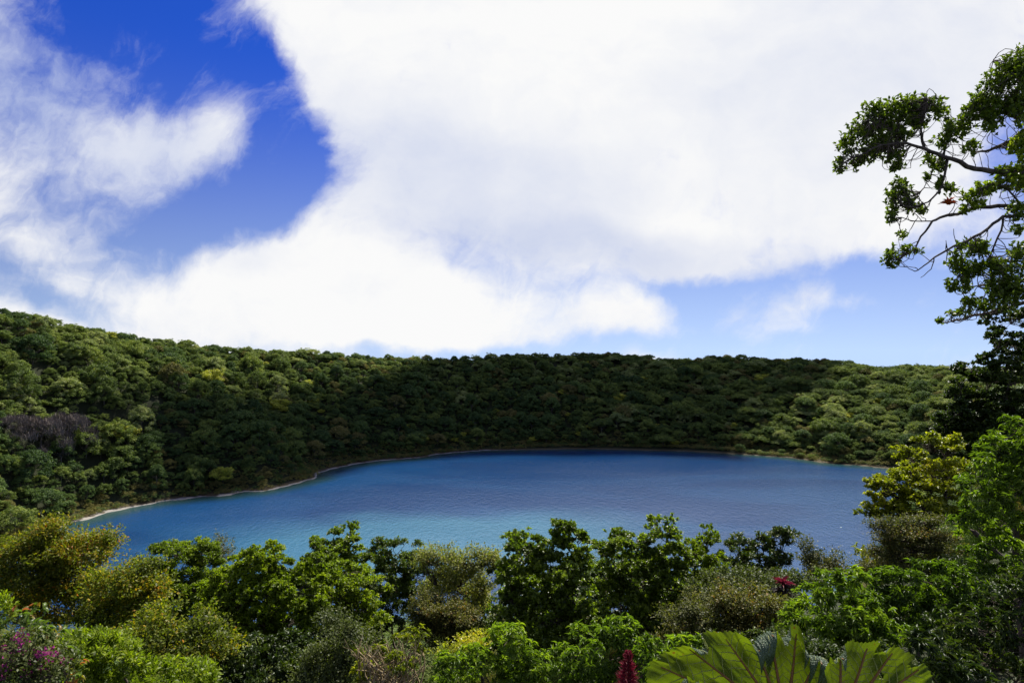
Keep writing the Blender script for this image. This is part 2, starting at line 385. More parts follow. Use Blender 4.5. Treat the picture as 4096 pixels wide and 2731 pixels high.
# ---------------------------------------------------------------- materials of the far forest
K = 2.3
def c3(r_, g_, b_): return (r_*K*1.2, g_*K*.96, b_*K*1.2)
M_FAR = {
 'dark':  leaf_mat('foliage_dark', [(0, c3(.016,.036,.010)), (.5, c3(.034,.066,.016)), (1, c3(.062,.104,.022))], .6, .25, .12, .6),
 'mid':   leaf_mat('foliage_mid', [(0, c3(.028,.050,.012)), (.5, c3(.055,.092,.018)), (1, c3(.10,.14,.026))], .6, .25, .12, .6),
 'pale':  leaf_mat('foliage_pale', [(0, c3(.05,.08,.020)), (.5, c3(.10,.145,.040)), (1, c3(.16,.20,.06))], .6, .25, .15, .5),
 'olive': leaf_mat('foliage_olive', [(0, c3(.040,.05,.012)), (.5, c3(.072,.082,.020)), (1, c3(.11,.115,.028))], .6, .2, .12, .6),
 'yellow':leaf_mat('foliage_yellow', [(0, c3(.09,.12,.014)), (.5, c3(.16,.20,.018)), (1, c3(.22,.25,.03))], .5, .25, .3, .3),
 'dead':  leaf_mat('twigs_dead', [(0, (.09,.074,.062)), (.5, (.155,.13,.11)), (1, (.24,.20,.17))], .8, .0, .1, .2),
}
M_TRUNK = bark_mat('forest_bark', (.06,.05,.04), (.16,.14,.11), 3.0)

def far_crown(seed, kind):
    r_ = np.random.RandomState(seed)
    rx, rz, nl = {'dome': (5.0, 4.6, 38), 'tall': (3.9, 5.8, 36), 'flat': (5.6, 3.3, 36), 'tier': (4.9, 4.6, 36), 'dead': (5.6, 5.4, 30), 'bush': (2.0, 1.3, 9)}[kind]
    N = {'dome': 6500, 'tall': 6200, 'flat': 6200, 'tier': 6200, 'dead': 5200, 'bush': 700}[kind]
    lob = []
    for i in range(nl):
        a = i*2.399963+r_.uniform(-.4, .4); q = math.sqrt((i+.5)/nl) if kind in ('flat', 'tier') else math.sqrt(min(1, (i+.5)/nl*1.35))
        h = math.sqrt(max(0, 1-q*q*.95))
        if kind in ('dome', 'tall', 'dead') and i > nl*.74: h = -r_.uniform(.0, .45)
        if kind == 'tier': h = (i % 4)/3.0*(1-q*.35); 
        x, y = q*rx*math.cos(a), q*rx*math.sin(a)*r_.uniform(.85, 1.1)
        z = (h-.45)*rz*r_.uniform(.8, 1.15)
        s_ = {'flat': 1.6, 'tier': 1.5, 'dome': 1.3, 'tall': 1.15, 'dead': 1.6, 'bush': .75}[kind]*r_.uniform(.7, 1.25)
        fl = {'flat': .72, 'tier': .75, 'dome': .9, 'tall': 1.0, 'dead': .9, 'bush': .8}[kind]
        lob.append((x, y, z, s_, fl, r_.uniform(-.22, .22)))
    if kind != 'dead' and kind != 'bush':
        for i in range(nl):      # small outer sprays break the outline
            x, y, z, s_, fl, vv = lob[i]; a = r_.uniform(0, 6.28)
            lob.append((x+math.cos(a)*s_*1.0, y+math.sin(a)*s_*1.0, z+r_.uniform(-.3, 1.0)*s_, s_*r_.uniform(.35, .6), fl, r_.uniform(-.3, .3)))
        nl = len(lob)
    lob = np.array(lob)
    wgt = lob[:, 3]**2; li = r_.choice(nl, N, p=wgt/wgt.sum()); Lb = lob[li]
    dv = unit(r_.normal(size=(N, 3)))
    dv[:, 2] = np.where(dv[:, 2] < -.25, -dv[:, 2], dv[:, 2])
    rad = Lb[:, 3]*(1.05-.6*r_.rand(N)**1.3)*(1+.16*r_.normal(size=N))
    pos = Lb[:, :3]+dv*np.stack([rad, rad, rad*Lb[:, 4]], -1)
    if kind == 'dead':
        ax = unit(dv*.6+np.array([0, 0, 1.0])+r_.normal(size=(N, 3))*.35); L = r_.uniform(.5, 1.1, N); Wd = r_.uniform(.05, .10, N)
        pos = pos - ax*L[:, None]*.5
        V, Fc = leaves(pos, ax, r_.normal(size=(N, 3)), L, Wd, T_CARD)
    else:
        nrm = unit(dv*1.3+np.array([0, 0, .35])+r_.normal(size=(N, 3))*.8)
        ax = unit(np.cross(nrm, r_.normal(size=(N, 3))))
        L = r_.uniform(.30, .54, N)*(.55 if kind == 'bush' else 1); Wd = L*r_.uniform(.55, .8, N)
        V, Fc = leaves(pos-ax*L[:, None]*.5, ax, nrm, L, Wd, T_DIAM)
    var = np.clip(.5+Lb[:, 5]+r_.uniform(-.3, .3, N), 0, 1)
    return V, Fc, var
def far_trunk(seed, kind):
    r_ = np.random.RandomState(seed+99); tb = Tubes()
    h = 5.0
    tb.add(curve((0, 0, -1.5), (0, 0, h-1.2), 0, .03, 5, r_), np.linspace(.28, .16, 5), 6)
    for i in range(7):
        a = i*0.9+r_.rand(); e = (math.cos(a)*3.6*r_.uniform(.5, 1), math.sin(a)*3.6*r_.uniform(.5, 1), h+r_.uniform(-.6, 1.2))
        tb.add(curve((0, 0, h-2.2+.25*i), e, -.05, .05, 4, r_), np.linspace(.11, .04, 4), 4)
    return tb
KINDS = [('dome', 'dark'), ('dome', 'mid'), ('tall', 'dark'), ('tier', 'mid'), ('flat', 'pale'), ('flat', 'mid'), ('dome', 'olive'), ('tall', 'mid'), ('tier', 'yellow'), ('dome', 'pale')]
LOOK = {'dark': 'dark green', 'mid': 'mid green', 'pale': 'pale green', 'olive': 'brownish olive', 'yellow': 'bright yellow green'}
FORM = {'dome': 'domed', 'tall': 'tall', 'tier': 'tiered', 'flat': 'umbrella shaped'}
CROWN = []; TRUNK = []
for i, (kd, mt) in enumerate(KINDS):
    V, Fc, var = far_crown(100+i, kd)
    me = mesh_obj('crown', V+np.array([0, 0, 5.6]), Fc, M_FAR[mt], var=var); CROWN.append(me.data); COL.objects.unlink(me); bpy.data.objects.remove(me)
    o = far_trunk(100+i, kd).obj('trunk', M_TRUNK); TRUNK.append(o.data); COL.objects.unlink(o); bpy.data.objects.remove(o)

# scatter over the crater slopes (world positions)
rf = np.random.RandomState(11)
cand = []
sp_ = 4.3
ax_ = np.arange(-400, 480, sp_); ay_ = np.arange(60, 660, sp_)
AX, AY = np.meshgrid(ax_, ay_); AX = AX+rf.uniform(-.42, .42, AX.shape)*sp_; AY = AY+rf.uniform(-.42, .42, AY.shape)*sp_
Z, S = H(AX, AY, True)
AX, AY, Z, S = AX.ravel(), AY.ravel(), Z.ravel(), S.ravel()
rimin = inside(RIM, AX, AY)
RX = np.array([(RIMD[:, 0]-x)**2+(RIMD[:, 1]-y)**2 for x, y in zip(AX, AY)]).min(1)**.5
U = AX/AY
keep = (np.abs(U) < .9) & (S > 3.0+4*vnoise(AX/20, AY/20, 3)) & (rimin | (RX < 45)) & ((Z > 2.2) | (rf.rand(AX.size) < .25))
near_slope = (AY < 165) & (AX > -150)
keep &= ~near_slope & ~((AX > 150) & (AY < 330))
AX, AY, Z, S, RX = [a[keep] for a in (AX, AY, Z, S, RX)]
PX = AX/AY*F+2048; PYT = HZ-(Z+8-EYE)/AY*F
DEAD = []
for px, py, wpx in ((55, 1735, 60), (165, 1765, 80), (265, 1762, 80)):
    h_ = hit(px, py+40)
    if h_: DEAD.append((h_, wpx))
TREES = []
for i in range(len(AX)):
    if any((AX[i]-h_[0])**2+(AY[i]-h_[1])**2 < 5.0**2 or (abs(PX[i]-(h_[0]/h_[1]*F+2048)) < 95 and 0 < h_[1]-AY[i] < 3) for h_, w_ in DEAD): continue
    z1 = vnoise(AX[i]/40, AY[i]/40, 41); z2 = vnoise(AX[i]/33, AY[i]/33, 57); q = rf.rand()
    u_ = AX[i]/AY[i]
    right = u_ > .12
    if q < .012: k = 8
    elif right:
        k = rf.choice([5, 4, 3, 1, 0, 6, 9], p=[.18, .03+.06*(z1 > .5), .24, .17, .25-.06*(z1 > .5), .08, .05])
    else:
        pl = max(0, .55-RX[i]/60)*(u_ > -.6)
        if rf.rand() < pl*.55: k = rf.choice([4, 9, 5])
        elif z1 > .62: k = rf.choice([1, 3, 7, 9])
        else: k = rf.choice([0, 2, 0, 1, 7, 3, 6], p=[.24, .18, .12, .18, .10, .10, .08])
    s_ = (.32+.50*rf.rand()**1.2)*(1.12 if k in (4, 5) else 1)*(.75 if S[i] < 14 else 1)
    if rf.rand() < .09 and RX[i] > 18: s_ = rf.uniform(.9, 1.35)
    TREES.append((AX[i], AY[i], Z[i], k, s_, rf.uniform(0, 6.283), S[i], RX[i], PX[i], PYT[i]))
vis = [t for t in TREES if 0 < t[8] < 3560 and t[9] < 2080 and inside(RIM, np.array([t[0]]), np.array([t[1]]))[0]]
vis.sort(key=lambda t: (t[1]**2+t[0]**2)/t[4]**1.2)
IND = vis[:297]; ids = set(id(t) for t in IND); REST = [t for t in TREES if id(t) not in ids]
def zone(t):
    px, s, y = t[8], t[6], t[1]
    fr = s/(s+t[7])
    side = ('at the left edge' if px < 350 else 'on the left slope' if px < 800 else 'behind the sandy spit' if px < 1400 else 'behind the far beach' if px < 2300 else 'on the right slope')
    lvl = 'beside the shore' if fr < .22 else 'low down' if fr < .45 else 'halfway up' if fr < .7 else 'near the ridge'
    return lvl, side
ORD = 'leftmost second third fourth fifth sixth seventh eighth ninth tenth eleventh twelfth thirteenth fourteenth fifteenth'.split()
bins = {}
for t in IND: bins.setdefault((KINDS[t[3]],)+zone(t), []).append(t)
lab = {}
for (kk, lvl, side), ts in bins.items():
    for n_, t in enumerate(sorted(ts, key=lambda t: t[8])):
        o_ = '' if len(ts) == 1 else (ORD[n_]+(' of ' if n_ == 0 else ' from left of ')) if n_ < len(ORD) else 'one of the last of '
        lab[id(t)] = f'{o_}{LOOK[kk[1]]} {FORM[kk[0]]} tree{"s" if o_ else ""} {lvl} {side}'
for t in IND:
    x, y, z, k, s_, ro = t[:6]
    e = empty('forest_tree', (x, y, z), lab[id(t)], 'tree', 'trees of the crater slope nearest across the lake')
    e.rotation_euler = (rf.uniform(-.12, .12), rf.uniform(-.12, .12), ro); e.scale = (s_*rf.uniform(.85, 1.15), s_, s_*rf.uniform(.85, 1.25))
    c_ = bpy.data.objects.new('crown', CROWN[k]); COL.objects.link(c_); c_.parent = e
    c_ = bpy.data.objects.new('trunk', TRUNK[k]); COL.objects.link(c_); c_.parent = e
dV, dF, dvar = far_crown(300, 'dead')
dlab = ['leafless grey brown thicket at the left edge, smallest of the three on the left slope', 'leafless mauve grey thicket under pale crowns, middle of the three on the left slope', 'leafless mauve grey thicket on the left slope, rightmost of the three']
dead_me = None
for (h_, w_), lb in zip(DEAD, dlab):
    e = empty('leafless_thicket', h_, lb, 'thicket', 'leafless thickets on the left slope')
    s_ = w_/F*h_[1]/5.3
    e.scale = (s_, s_, s_*1.05); e.rotation_euler = (0, 0, w_)
    if dead_me is None:
        o = mesh_obj('twigs', dV+np.array([0, 0, 4.2]), dF, M_FAR['dead'], e, var=dvar); dead_me = o.data
    else:
        o = bpy.data.objects.new('twigs', dead_me); COL.objects.link(o); o.parent = e
    c_ = bpy.data.objects.new('trunk', TRUNK[2]); COL.objects.link(c_); c_.parent = e

def scatter_stuff(name, rows, meshes, label, holder_kind='stuff'):
    """one object: points with kind, size and turn, and a geometry-nodes modifier that stands a crown on each"""
    n = len(rows); A = np.array([[r_[0], r_[1], r_[2]] for r_ in rows], np.float32)
    me = bpy.data.meshes.new(name); me.vertices.add(n); me.vertices.foreach_set('co', A.ravel())
    for an, col in (('k', 3), ('s', 4), ('r', 5)):
        a_ = me.attributes.new(an, 'FLOAT', 'POINT'); a_.data.foreach_set('value', np.array([r_[col] for r_ in rows], np.float32))
    o = bpy.data.objects.new(name, me); COL.objects.link(o); tag(o, label, None, None, 'stuff')
    nt = bpy.data.node_groups.new(name, 'GeometryNodeTree')
    nt.interface.new_socket('Geometry', in_out='INPUT', socket_type='NodeSocketGeometry')
    nt.interface.new_socket('Geometry', in_out='OUTPUT', socket_type='NodeSocketGeometry')
    g = G(nt); gi = g.n('NodeGroupInput'); go = g.n('NodeGroupOutput'); jn = g.n('GeometryNodeJoinGeometry')
    def attr(a):
        x = g.n('GeometryNodeInputNamedAttribute', data_type='FLOAT'); x.inputs['Name'].default_value = a
        return [s_ for s_ in x.outputs if s_.enabled and s_.type == 'VALUE'][0]
    cx = g.n('ShaderNodeCombineXYZ'); g.L.new(attr('r'), cx.inputs[2])
    ka, sa = attr('k'), attr('s')
    for k, src in meshes:
        oi = g.n('GeometryNodeObjectInfo'); oi.inputs['Object'].default_value = src; oi.inputs['As Instance'].default_value = True
        cmp_ = g.m('LESS_THAN', g.m('ABSOLUTE', g.m('SUBTRACT', ka, float(k))), .5)
        ip = g.n('GeometryNodeInstanceOnPoints'); g.L.new(gi.outputs[0], ip.inputs['Points']); g.L.new(cmp_, ip.inputs['Selection'])
        g.L.new(oi.outputs['Geometry'], ip.inputs['Instance']); g.L.new(cx.outputs[0], ip.inputs['Rotation']); g.L.new(sa, ip.inputs['Scale'])
        g.L.new(ip.outputs[0], jn.inputs[0])
    g.L.new(jn.outputs[0], go.inputs[0])
    md = o.modifiers.new('trees', 'NODES'); md.node_group = nt
    return o
src = {}
for o in bpy.data.objects:
    if o.name.startswith('crown') and o.data in CROWN: src.setdefault(CROWN.index(o.data), o)
missing = [k for k in range(len(KINDS)) if k not in src]
REST = [(t if t[3] in src else (t[0], t[1], t[2], 1)+t[4:]) for t in REST]
scatter_stuff('far_forest', REST, list(src.items()), 'dense evergreen cloud forest covering the crater slopes beyond the nearest trees')

# low scrub on the peaty shelf behind the beach
bV, bF, bvar = far_crown(400, 'bush')
for i, (mt, px, py, lb) in enumerate((('olive', 1252, 1905, 'small dark bush on the tip of the sandy spit'), ('dark', 945, 1972, 'low dark bush alone on the beach beside the water'))):
    x, y = wpt(px, py); z = hz(x, y)
    e = empty('shore_bush', (x, y, z), lb, 'bush', 'bushes on the beach')
    o = mesh_obj('crown', bV+np.array([0, 0, 1.0]), bF, M_FAR[mt], e, var=bvar); e.scale = (1.5-.4*i,)*3
    tb = Tubes(); tb.add([(0, 0, -.5), (.1, 0, .4), (.05, .1, 1.2)], [.12, .1, .05]); tb.obj('stem', M_TRUNK, e)
    src['bush%d' % i] = o
rows = []
n_ = 22000; sx = rf.uniform(-300, 330, n_*3); sy = rf.uniform(165, 520, n_*3); zz, ss = H(sx, sy, True)
ok = (ss > 3.2) & (ss < 26) & (zz < 7) & (np.abs(sx/sy) < .85) & (vnoise(sx/9, sy/9, 71)*.7 < ss/7) & ~((sx > 150) & (sy < 330))
for x, y, z in zip(sx[ok][:7000], sy[ok][:7000], zz[ok][:7000]): rows.append((x, y, z, int(rf.rand() < .3), rf.uniform(.35, 1.15), rf.uniform(0, 6.28)))
scatter_stuff('shore_scrub', rows, [(0, src['bush0']), (1, src['bush1'])], 'low brown and olive scrub on the peaty shelf behind the beach')
print('forest', len(TREES), 'individual', len(IND), 'far limit', IND[-1][1], 'scrub', len(rows), 'dead', len(DEAD), 'missing', missing)

# ---------------------------------------------------------------- a cloud high over the lake: it shades the middle of the forest
def up_to_cloud(px, py, alt=1500.0):
    h_ = hit(px, py)
    if h_ is None:
        d_ = 590; h_ = ((px-2048)/F*d_, d_, 62)
    t = (alt-h_[2])/SDIR.z
    return np.array([h_[0]+SDIR.x*t, h_[1]+SDIR.y*t])
outl = [(455,1610),(700,1635),(1000,1625),(1300,1600),(1500,1560),(1700,1480),(1760,1430),(2300,1412),(2900,1425),(3330,1450),(3320,1560),(3120,1640),(2950,1740),(2900,1800)]
pts = [up_to_cloud(*p) for p in outl]
# the far side of the shadow lies on the lake and comes back to the left shore
def lake_up(px, py, alt=1500.0):
    x, y = wpt(px, py); t = alt/SDIR.z
    return np.array([x+SDIR.x*t, y+SDIR.y*t])
pts += [lake_up(3050, 1838), lake_up(2500, 1815), lake_up(1950, 1815), lake_up(1500, 1848), lake_up(1260, 1918), lake_up(900, 1992)] + [up_to_cloud(680, 1960), up_to_cloud(600, 1850), up_to_cloud(490, 1720)]
pts = np.array(pts)
cl = densify(np.c_[pts, np.zeros(len(pts))], 14.0)[:, :2]
def cloud_mesh():
    x0, y0 = cl.min(0)-30; x1, y1 = cl.max(0)+30
    gx_ = np.arange(x0, x1, 9.0); gy_ = np.arange(y0, y1, 9.0); CX, CY = np.meshgrid(gx_, gy_)
    dd = np.sqrt(((CX[..., None]-cl[:, 0])**2+(CY[..., None]-cl[:, 1])**2).min(-1))
    sd = np.where(inside([tuple(p) for p in pts], CX, CY), dd, -dd)+22*fbm(CX/45, CY/45, 77, 5)
    m_ = sd > 0; th = np.sqrt(np.clip(sd, 0, 60)/60)
    top = 1500+th*70*(1+.8*fbm(CX/60, CY/60, 5, 4)); bot = 1500-th*22*(1+fbm(CX/50, CY/50, 15, 3))
    V = []; Fc = []; id_ = -np.ones(CX.shape, int)
    near_ = m_.copy()
    near_[1:] |= m_[:-1]; near_[:-1] |= m_[1:]; near_[:, 1:] |= m_[:, :-1]; near_[:, :-1] |= m_[:, 1:]
    n = near_.sum(); id_[near_] = np.arange(n)
    Vt = np.stack([CX[near_], CY[near_], top[near_]], -1); Vb = np.stack([CX[near_], CY[near_], bot[near_]-.5], -1)
    q = np.stack([id_[:-1, :-1], id_[:-1, 1:], id_[1:, 1:], id_[1:, :-1]], -1).reshape(-1, 4); q = q[(q >= 0).all(1)]
    return np.concatenate([Vt, Vb]), np.concatenate([q, q[:, ::-1]+n])
mc, g = mat_new('cloud_white'); t_ = g.n('ShaderNodeBsdfTranslucent'); t_.inputs[0].default_value = (.9, .92, .95, 1); mx = g.n('ShaderNodeMixShader'); mx.inputs[0].default_value = .5
g.L.new(pbsdf(g, (.9, .9, .92), 1.0, 0.0), mx.inputs[1]); g.L.new(t_.outputs[0], mx.inputs[2]); out(g, mx.outputs[0])
V, Fc = cloud_mesh()
clo = mesh_obj('cloud', V, Fc, mc, smooth=True); clo['kind'] = 'structure'

# ---------------------------------------------------------------- the near vegetation on the slope below the lookout
def stops(a, b, c_): return [(0, a), (.5, b), (1, c_)]
FM = {
 'clusia': leaf_mat('leaf_thick_green', stops((.050,.082,.008), (.14,.195,.014), (.34,.39,.035)), .38, .44, .45, .1),
 'bright': leaf_mat('leaf_fresh_green', stops((.070,.105,.006), (.165,.225,.010), (.36,.40,.02)), .45, .45, .25, .1),
 'lance':  leaf_mat('leaf_long_green', stops((.060,.105,.010), (.145,.220,.016), (.30,.37,.03)), .40, .42, .35, .1),
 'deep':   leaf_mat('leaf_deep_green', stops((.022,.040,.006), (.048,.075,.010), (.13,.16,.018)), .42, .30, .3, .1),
 'mid':    leaf_mat('leaf_mid_green', stops((.048,.075,.010), (.11,.155,.016), (.22,.27,.03)), .45, .38, .25, .1),
 'rust':   leaf_mat('leaf_olive_rust', [(0, (.055,.070,.008)), (.45, (.16,.185,.014)), (.74, (.33,.23,.018)), (.88, (.40,.16,.02)), (1, (.42,.10,.02))], .5, .42, .2, .05),
 'amber':  leaf_mat('leaf_green_amber', [(0, (.05,.062,.010)), (.5, (.15,.19,.016)), (.80, (.40,.31,.015)), (1, (.50,.18,.015))], .5, .42, .2, .05),
 'straw':  leaf_mat('leaf_straw_olive', [(0, (.08,.10,.02)), (.5, (.24,.25,.06)), (.85, (.42,.36,.10)), (1, (.45,.25,.06))], .5, .42, .2, .1),
 'brown':  leaf_mat('leaf_brown_grey', [(0, (.040,.048,.016)), (.5, (.115,.122,.028)), (.85, (.21,.175,.04)), (1, (.30,.15,.03))], .55, .3, .2, .1),
 'grey':   leaf_mat('leaf_grey_green', stops((.042,.058,.014), (.090,.110,.026), (.17,.19,.05)), .5, .3, .2, .1),
 'gold':   leaf_mat('leaf_yellow_green', [(0, (.08,.105,.008)), (.4, (.24,.26,.014)), (.8, (.48,.45,.03)), (1, (.52,.34,.03))], .40, .45, .35, .1),
 'ember':  leaf_mat('leaf_green_redtipped', [(0, (.05,.09,.015)), (.6, (.14,.20,.025)), (.85, (.30,.13,.03)), (1, (.36,.09,.04))], .4, .38, .35, .05),
}
M_TW = bark_mat('twig_bark', (.045,.035,.025), (.13,.10,.075), 20)
M_PALE = bark_mat('pale_twig_bark', (.20,.15,.08), (.44,.34,.19), 20)
LS = {   # template, length, width, leaves per rosette, spread, how far leaves sit along the twig
 'obov': (T_OBOV, .082, .048, 9, (.5, 1.25), .05), 'ell': (T_ELL, .07, .028, 8, (.5, 1.3), .06),
 'lance': (T_LANC, .125, .030, 10, (.5, 1.45), .05), 'fine': (T_DIAM, .052, .026, 10, (.3, 1.5), .09),
 'bamboo': (T_DIAM, .058, .015, 10, (.4, 1.4), .05), 'spray': (T_OBOV, .078, .044, 5, (.4, 1.3), .07),
 'broad': (T_LANC, .14, .055, 6, (.7, 1.5), .07),
}
def rosettes(c, ax, spec, r_, scale=1.0):
    T, L, Wd, k, (s0, s1), off = LS[spec]; n = len(c)
    ci = np.repeat(np.arange(n), k); N = len(ci); A = ax[ci]
    perp = unit(np.cross(A, r_.normal(size=(N, 3))))
    th = r_.uniform(s0, s1, N)[:, None]
    d_ = A*np.cos(th)+perp*np.sin(th)
    if spec in ('lance', 'broad'): d_ = unit(d_+np.array([0, 0, -.18]))
    nrm = unit(A*.9+np.array([0, 0, .45])+r_.normal(size=(N, 3))*.28)
    pos = c[ci]+A*(r_.uniform(-1, 1.5 if spec == 'fine' else .35, N)*off*scale)[:, None]+(r_.normal(size=(N, 3))*off*.32*scale if spec in ('fine', 'bamboo') else 0)
    ll = L*scale*r_.uniform(.7, 1.15, N)
    return leaves(pos, d_, nrm, ll, Wd*scale*r_.uniform(.8, 1.15, N), T) + (ci,)
PLANTS = []
def plant(name, label, cat, mat, spec, lobes, d, dens=1.0, scale=1.0, seed=0, group=None, twigmat=None, tw=.35, trunk=True, bias=0.0, fill=.5,
          foot=None, depth=1.0, part='crown', tuft=1.0):
    r_ = np.random.RandomState(1000+seed)
    Lc = []
    for l in lobes:
        dd = d*(1+r_.uniform(-.03, .03)) if len(l) < 5 else l[4]
        c_ = P(l[0], l[1], dd); Lc.append((c_, np.array([l[2]/F*dd, max(l[2], l[3])*.9*depth/F*dd, l[3]/F*dd])))
    C0 = np.array([c_ for c_, _ in Lc]).mean(0)
    bx_, by_ = (C0[0], C0[1]) if foot is None else foot
    bz = hz(bx_, by_); base = np.array([bx_, by_, bz])
    e = empty(name, base, label, cat, group)
    T, L, Wd, k, sp2, off = LS[spec]; L = L*scale
    cs, axs, li = [], [], []
    for i, (c_, r3) in enumerate(Lc):
        area = 4*math.pi*((r3[0]*r3[2])**1.6/3+2*(r3[0]*r3[1])**1.6/3)**(1/1.6)
        n = max(5, int(area/(L*L*1.0)*dens*.52))
        n = min(n, 6500)
        tr_ = (.12 if spec != 'fine' else .15)*max(.5, d/12)*(1 if spec != 'bamboo' else 1.2)*tuft      # tuft radius
        m_ = max(4, int(area/(tr_*tr_*5.2))); n = int(n*(1.15 if spec == 'fine' else 1.35))
        tv_ = unit(r_.normal(size=(m_*3, 3))); tv_ = tv_[(tv_[:, 2] > -.6) & (tv_[:, 1] < .8)][:m_]; m_ = len(tv_)
        tq = 1-fill*.7*r_.rand(m_)**1.5+r_.normal(size=m_)*(.13 if spec != 'bamboo' else .04)+(r_.rand(m_) < .12)*r_.uniform(.0, .32, m_)
        tc_ = c_+tv_*r3*tq[:, None]
        ti = r_.randint(0, m_, n); dv = unit(r_.normal(size=(n, 3))); dv[:, 2] = np.abs(dv[:, 2])*.62
        tz = r_.uniform(.7, 1.35, m_)[ti]
        cs.append(tc_[ti]+dv*(tr_*tz*r_.rand(n)**.4)[:, None]); axs.append(unit(dv*.8+tv_[ti]*.35+np.array([0, -.05, .55])+r_.normal(size=(n, 3))*.2)); li.append(np.full(n, i))
    cs = np.concatenate(cs)-base; axs = np.concatenate(axs); li = np.concatenate(li)
    V, Fc, ci = rosettes(cs, axs, spec, r_, scale)
    nf = len(T[1])
    lv = r_.uniform(-.16, .16, len(Lc))
    cv = np.clip(.42+bias+lv[li]+r_.normal(size=len(cs))*.10, 0, 1)
    pv = np.clip(cv[ci]+r_.normal(size=len(ci))*.15, 0, 1)
    mesh_obj(part, V, Fc, FM[mat], e, smooth=nf > 1, var=np.repeat(pv, nf))
    # trunk and limbs
    tb = Tubes(); cen = [c_-base for c_, _ in Lc]
    R0 = max(.03, .012*np.linalg.norm(C0-base)+.012*len(Lc)**.5)
    low = np.array(cen).mean(0)*.62; low[2] = min(low[2], min(c_[2] for c_ in cen)*.85)
    tr = curve((0, 0, -.3), low, 0, .04, 7, r_)
    nodes = [(p, R0*(1-.5*t)) for p, t in zip(tr, np.linspace(0, 1, 7))][2:]
    if trunk: tb.add(tr, np.linspace(R0, R0*.5, 7), 7)
    ends = []
    for i in np.argsort([np.linalg.norm(c_-low) for c_ in cen]):
        q = cen[i]; j = min(range(len(nodes)), key=lambda j: np.linalg.norm(nodes[j][0]-q)+.4*max(0, nodes[j][0][2]-q[2]))
        p0, r0 = nodes[j]; lb = curve(p0, q, -.06, .07, 6, r_); rr = np.linspace(r0*.75, max(.006, r0*.25), 6)
        tb.add(lb, rr, 5); nodes += [(p, r) for p, r in zip(lb[2:], rr[2:])]; ends.append((i, lb))
    if ends: tb.obj('trunk' if trunk else 'stems', twigmat or M_TW, e)
    tb = Tubes(); m_ = 0
    E_ = {i: lb for i, lb in ends}
    sel = np.where(r_.rand(len(cs)) < tw)[0]
    if len(sel) > 900: sel = r_.choice(sel, 900, False)
    for s_ in sel:
        lb = E_[li[s_]]; p0 = lb[r_.randint(3, 6)]
        tb.add(curve(p0, cs[s_]-axs[s_]*.02, -.05, .10, 5, r_), np.linspace(.0075, .0025, 5)*max(.6, d/11), 3); m_ += 1
    if m_ > 40: tb.obj('twigs', twigmat or M_TW, e)
    PLANTS.append((name, len(pv)))
    return e, base, cs, axs

plant('olive_rust_tree', 'rusty olive leaved tree at the left edge above the green bush domes', 'tree', 'rust', 'fine',
  [(60,2235,130,60),(150,2200,80,45),(190,2150,50,45),(260,2240,120,75),(370,2205,85,45),(440,2180,40,30),(225,2125,45,30),(120,2330,150,90),(300,2330,130,80),(40,2440,110,90),(220,2440,140,80)], 13, 1.0, 1.3, 1, tw=.06)
plant('amber_leaved_shrub', 'shrub dotted with yellow and orange leaves, right of the rusty tree', 'shrub', 'amber', 'fine',
  [(480,2330,100,60),(570,2310,80,55),(560,2410,110,75),(420,2430,110,75),(620,2370,45,50),(500,2510,130,70)], 12, 1.0, 1.25, 2, tw=.06, bias=.05)
plant('amber_leaved_shrub', 'low orange tinged shrub just right of the bright green bush dome', 'shrub', 'amber', 'fine',
  [(700,2490,110,60),(780,2560,100,60),(640,2590,100,60),(560,2600,90,55),(860,2610,80,50)], 9.5, .9, 1.15, 3, tw=.08, bias=.0)
plant('round_green_tree', 'rounded green tree against the water between the rusty tree and the tall leafy tree', 'tree', 'bright', 'ell',
  [(680,2225,75,45),(760,2195,85,42),(830,2235,65,45),(720,2290,110,55),(620,2280,50,40),(790,2360,100,60),(690,2370,90,60),(640,2340,50,40),(800,2430,90,50)], 14, 1.2, .95, 4, bias=-.12, tw=.08)
plant('brown_twiggy_tree', 'thin brown leaved tree top showing behind the small rounded green tree', 'tree', 'brown', 'fine',
  [(868,2170,14,30),(895,2205,32,26),(870,2240,40,26),(850,2200,22,20)], 15.5, .55, 1.0, 5, tw=.3)
plant('tall_leafy_tree', 'large fresh green tree with upright leafy tips, left of centre before the lake', 'tree', 'bright', 'obov',
  [(1012,2195,20,45),(1095,2200,20,40),(1030,2260,80,55),(925,2300,75,50),(870,2380,80,60),(1130,2280,95,60),(1080,2380,120,75),(960,2420,110,70),(1190,2370,100,75),(1230,2275,70,45),(1150,2480,110,75),(1010,2510,110,65),(890,2480,80,50),(1260,2450,70,60)], 11.5, 1.25, .74, 6, tw=.05)
plant('glossy_leaf_tree', 'dark glossy tree with one tall pointed tip, left of the glossy trees in the centre', 'tree', 'clusia', 'obov',
  [(1300,2205,60,45),(1345,2160,35,35),(1405,2120,16,34),(1400,2180,45,40),(1275,2240,55,36),(1350,2235,70,40),(1330,2290,90,40)], 13.5, 1.25, .85, 7, tw=.08)
plant('yellow_green_tree', 'vivid yellow green tree below the dark pointed tree, left of the mounded mid green tree', 'tree', 'bright', 'ell',
  [(1390,2300,95,45),(1440,2370,85,55),(1340,2370,85,60),(1430,2450,90,60),(1500,2510,55,45),(1480,2570,60,45),(1360,2440,70,50)], 12.2, 1.2, .95, 8, bias=.12, tw=.06)
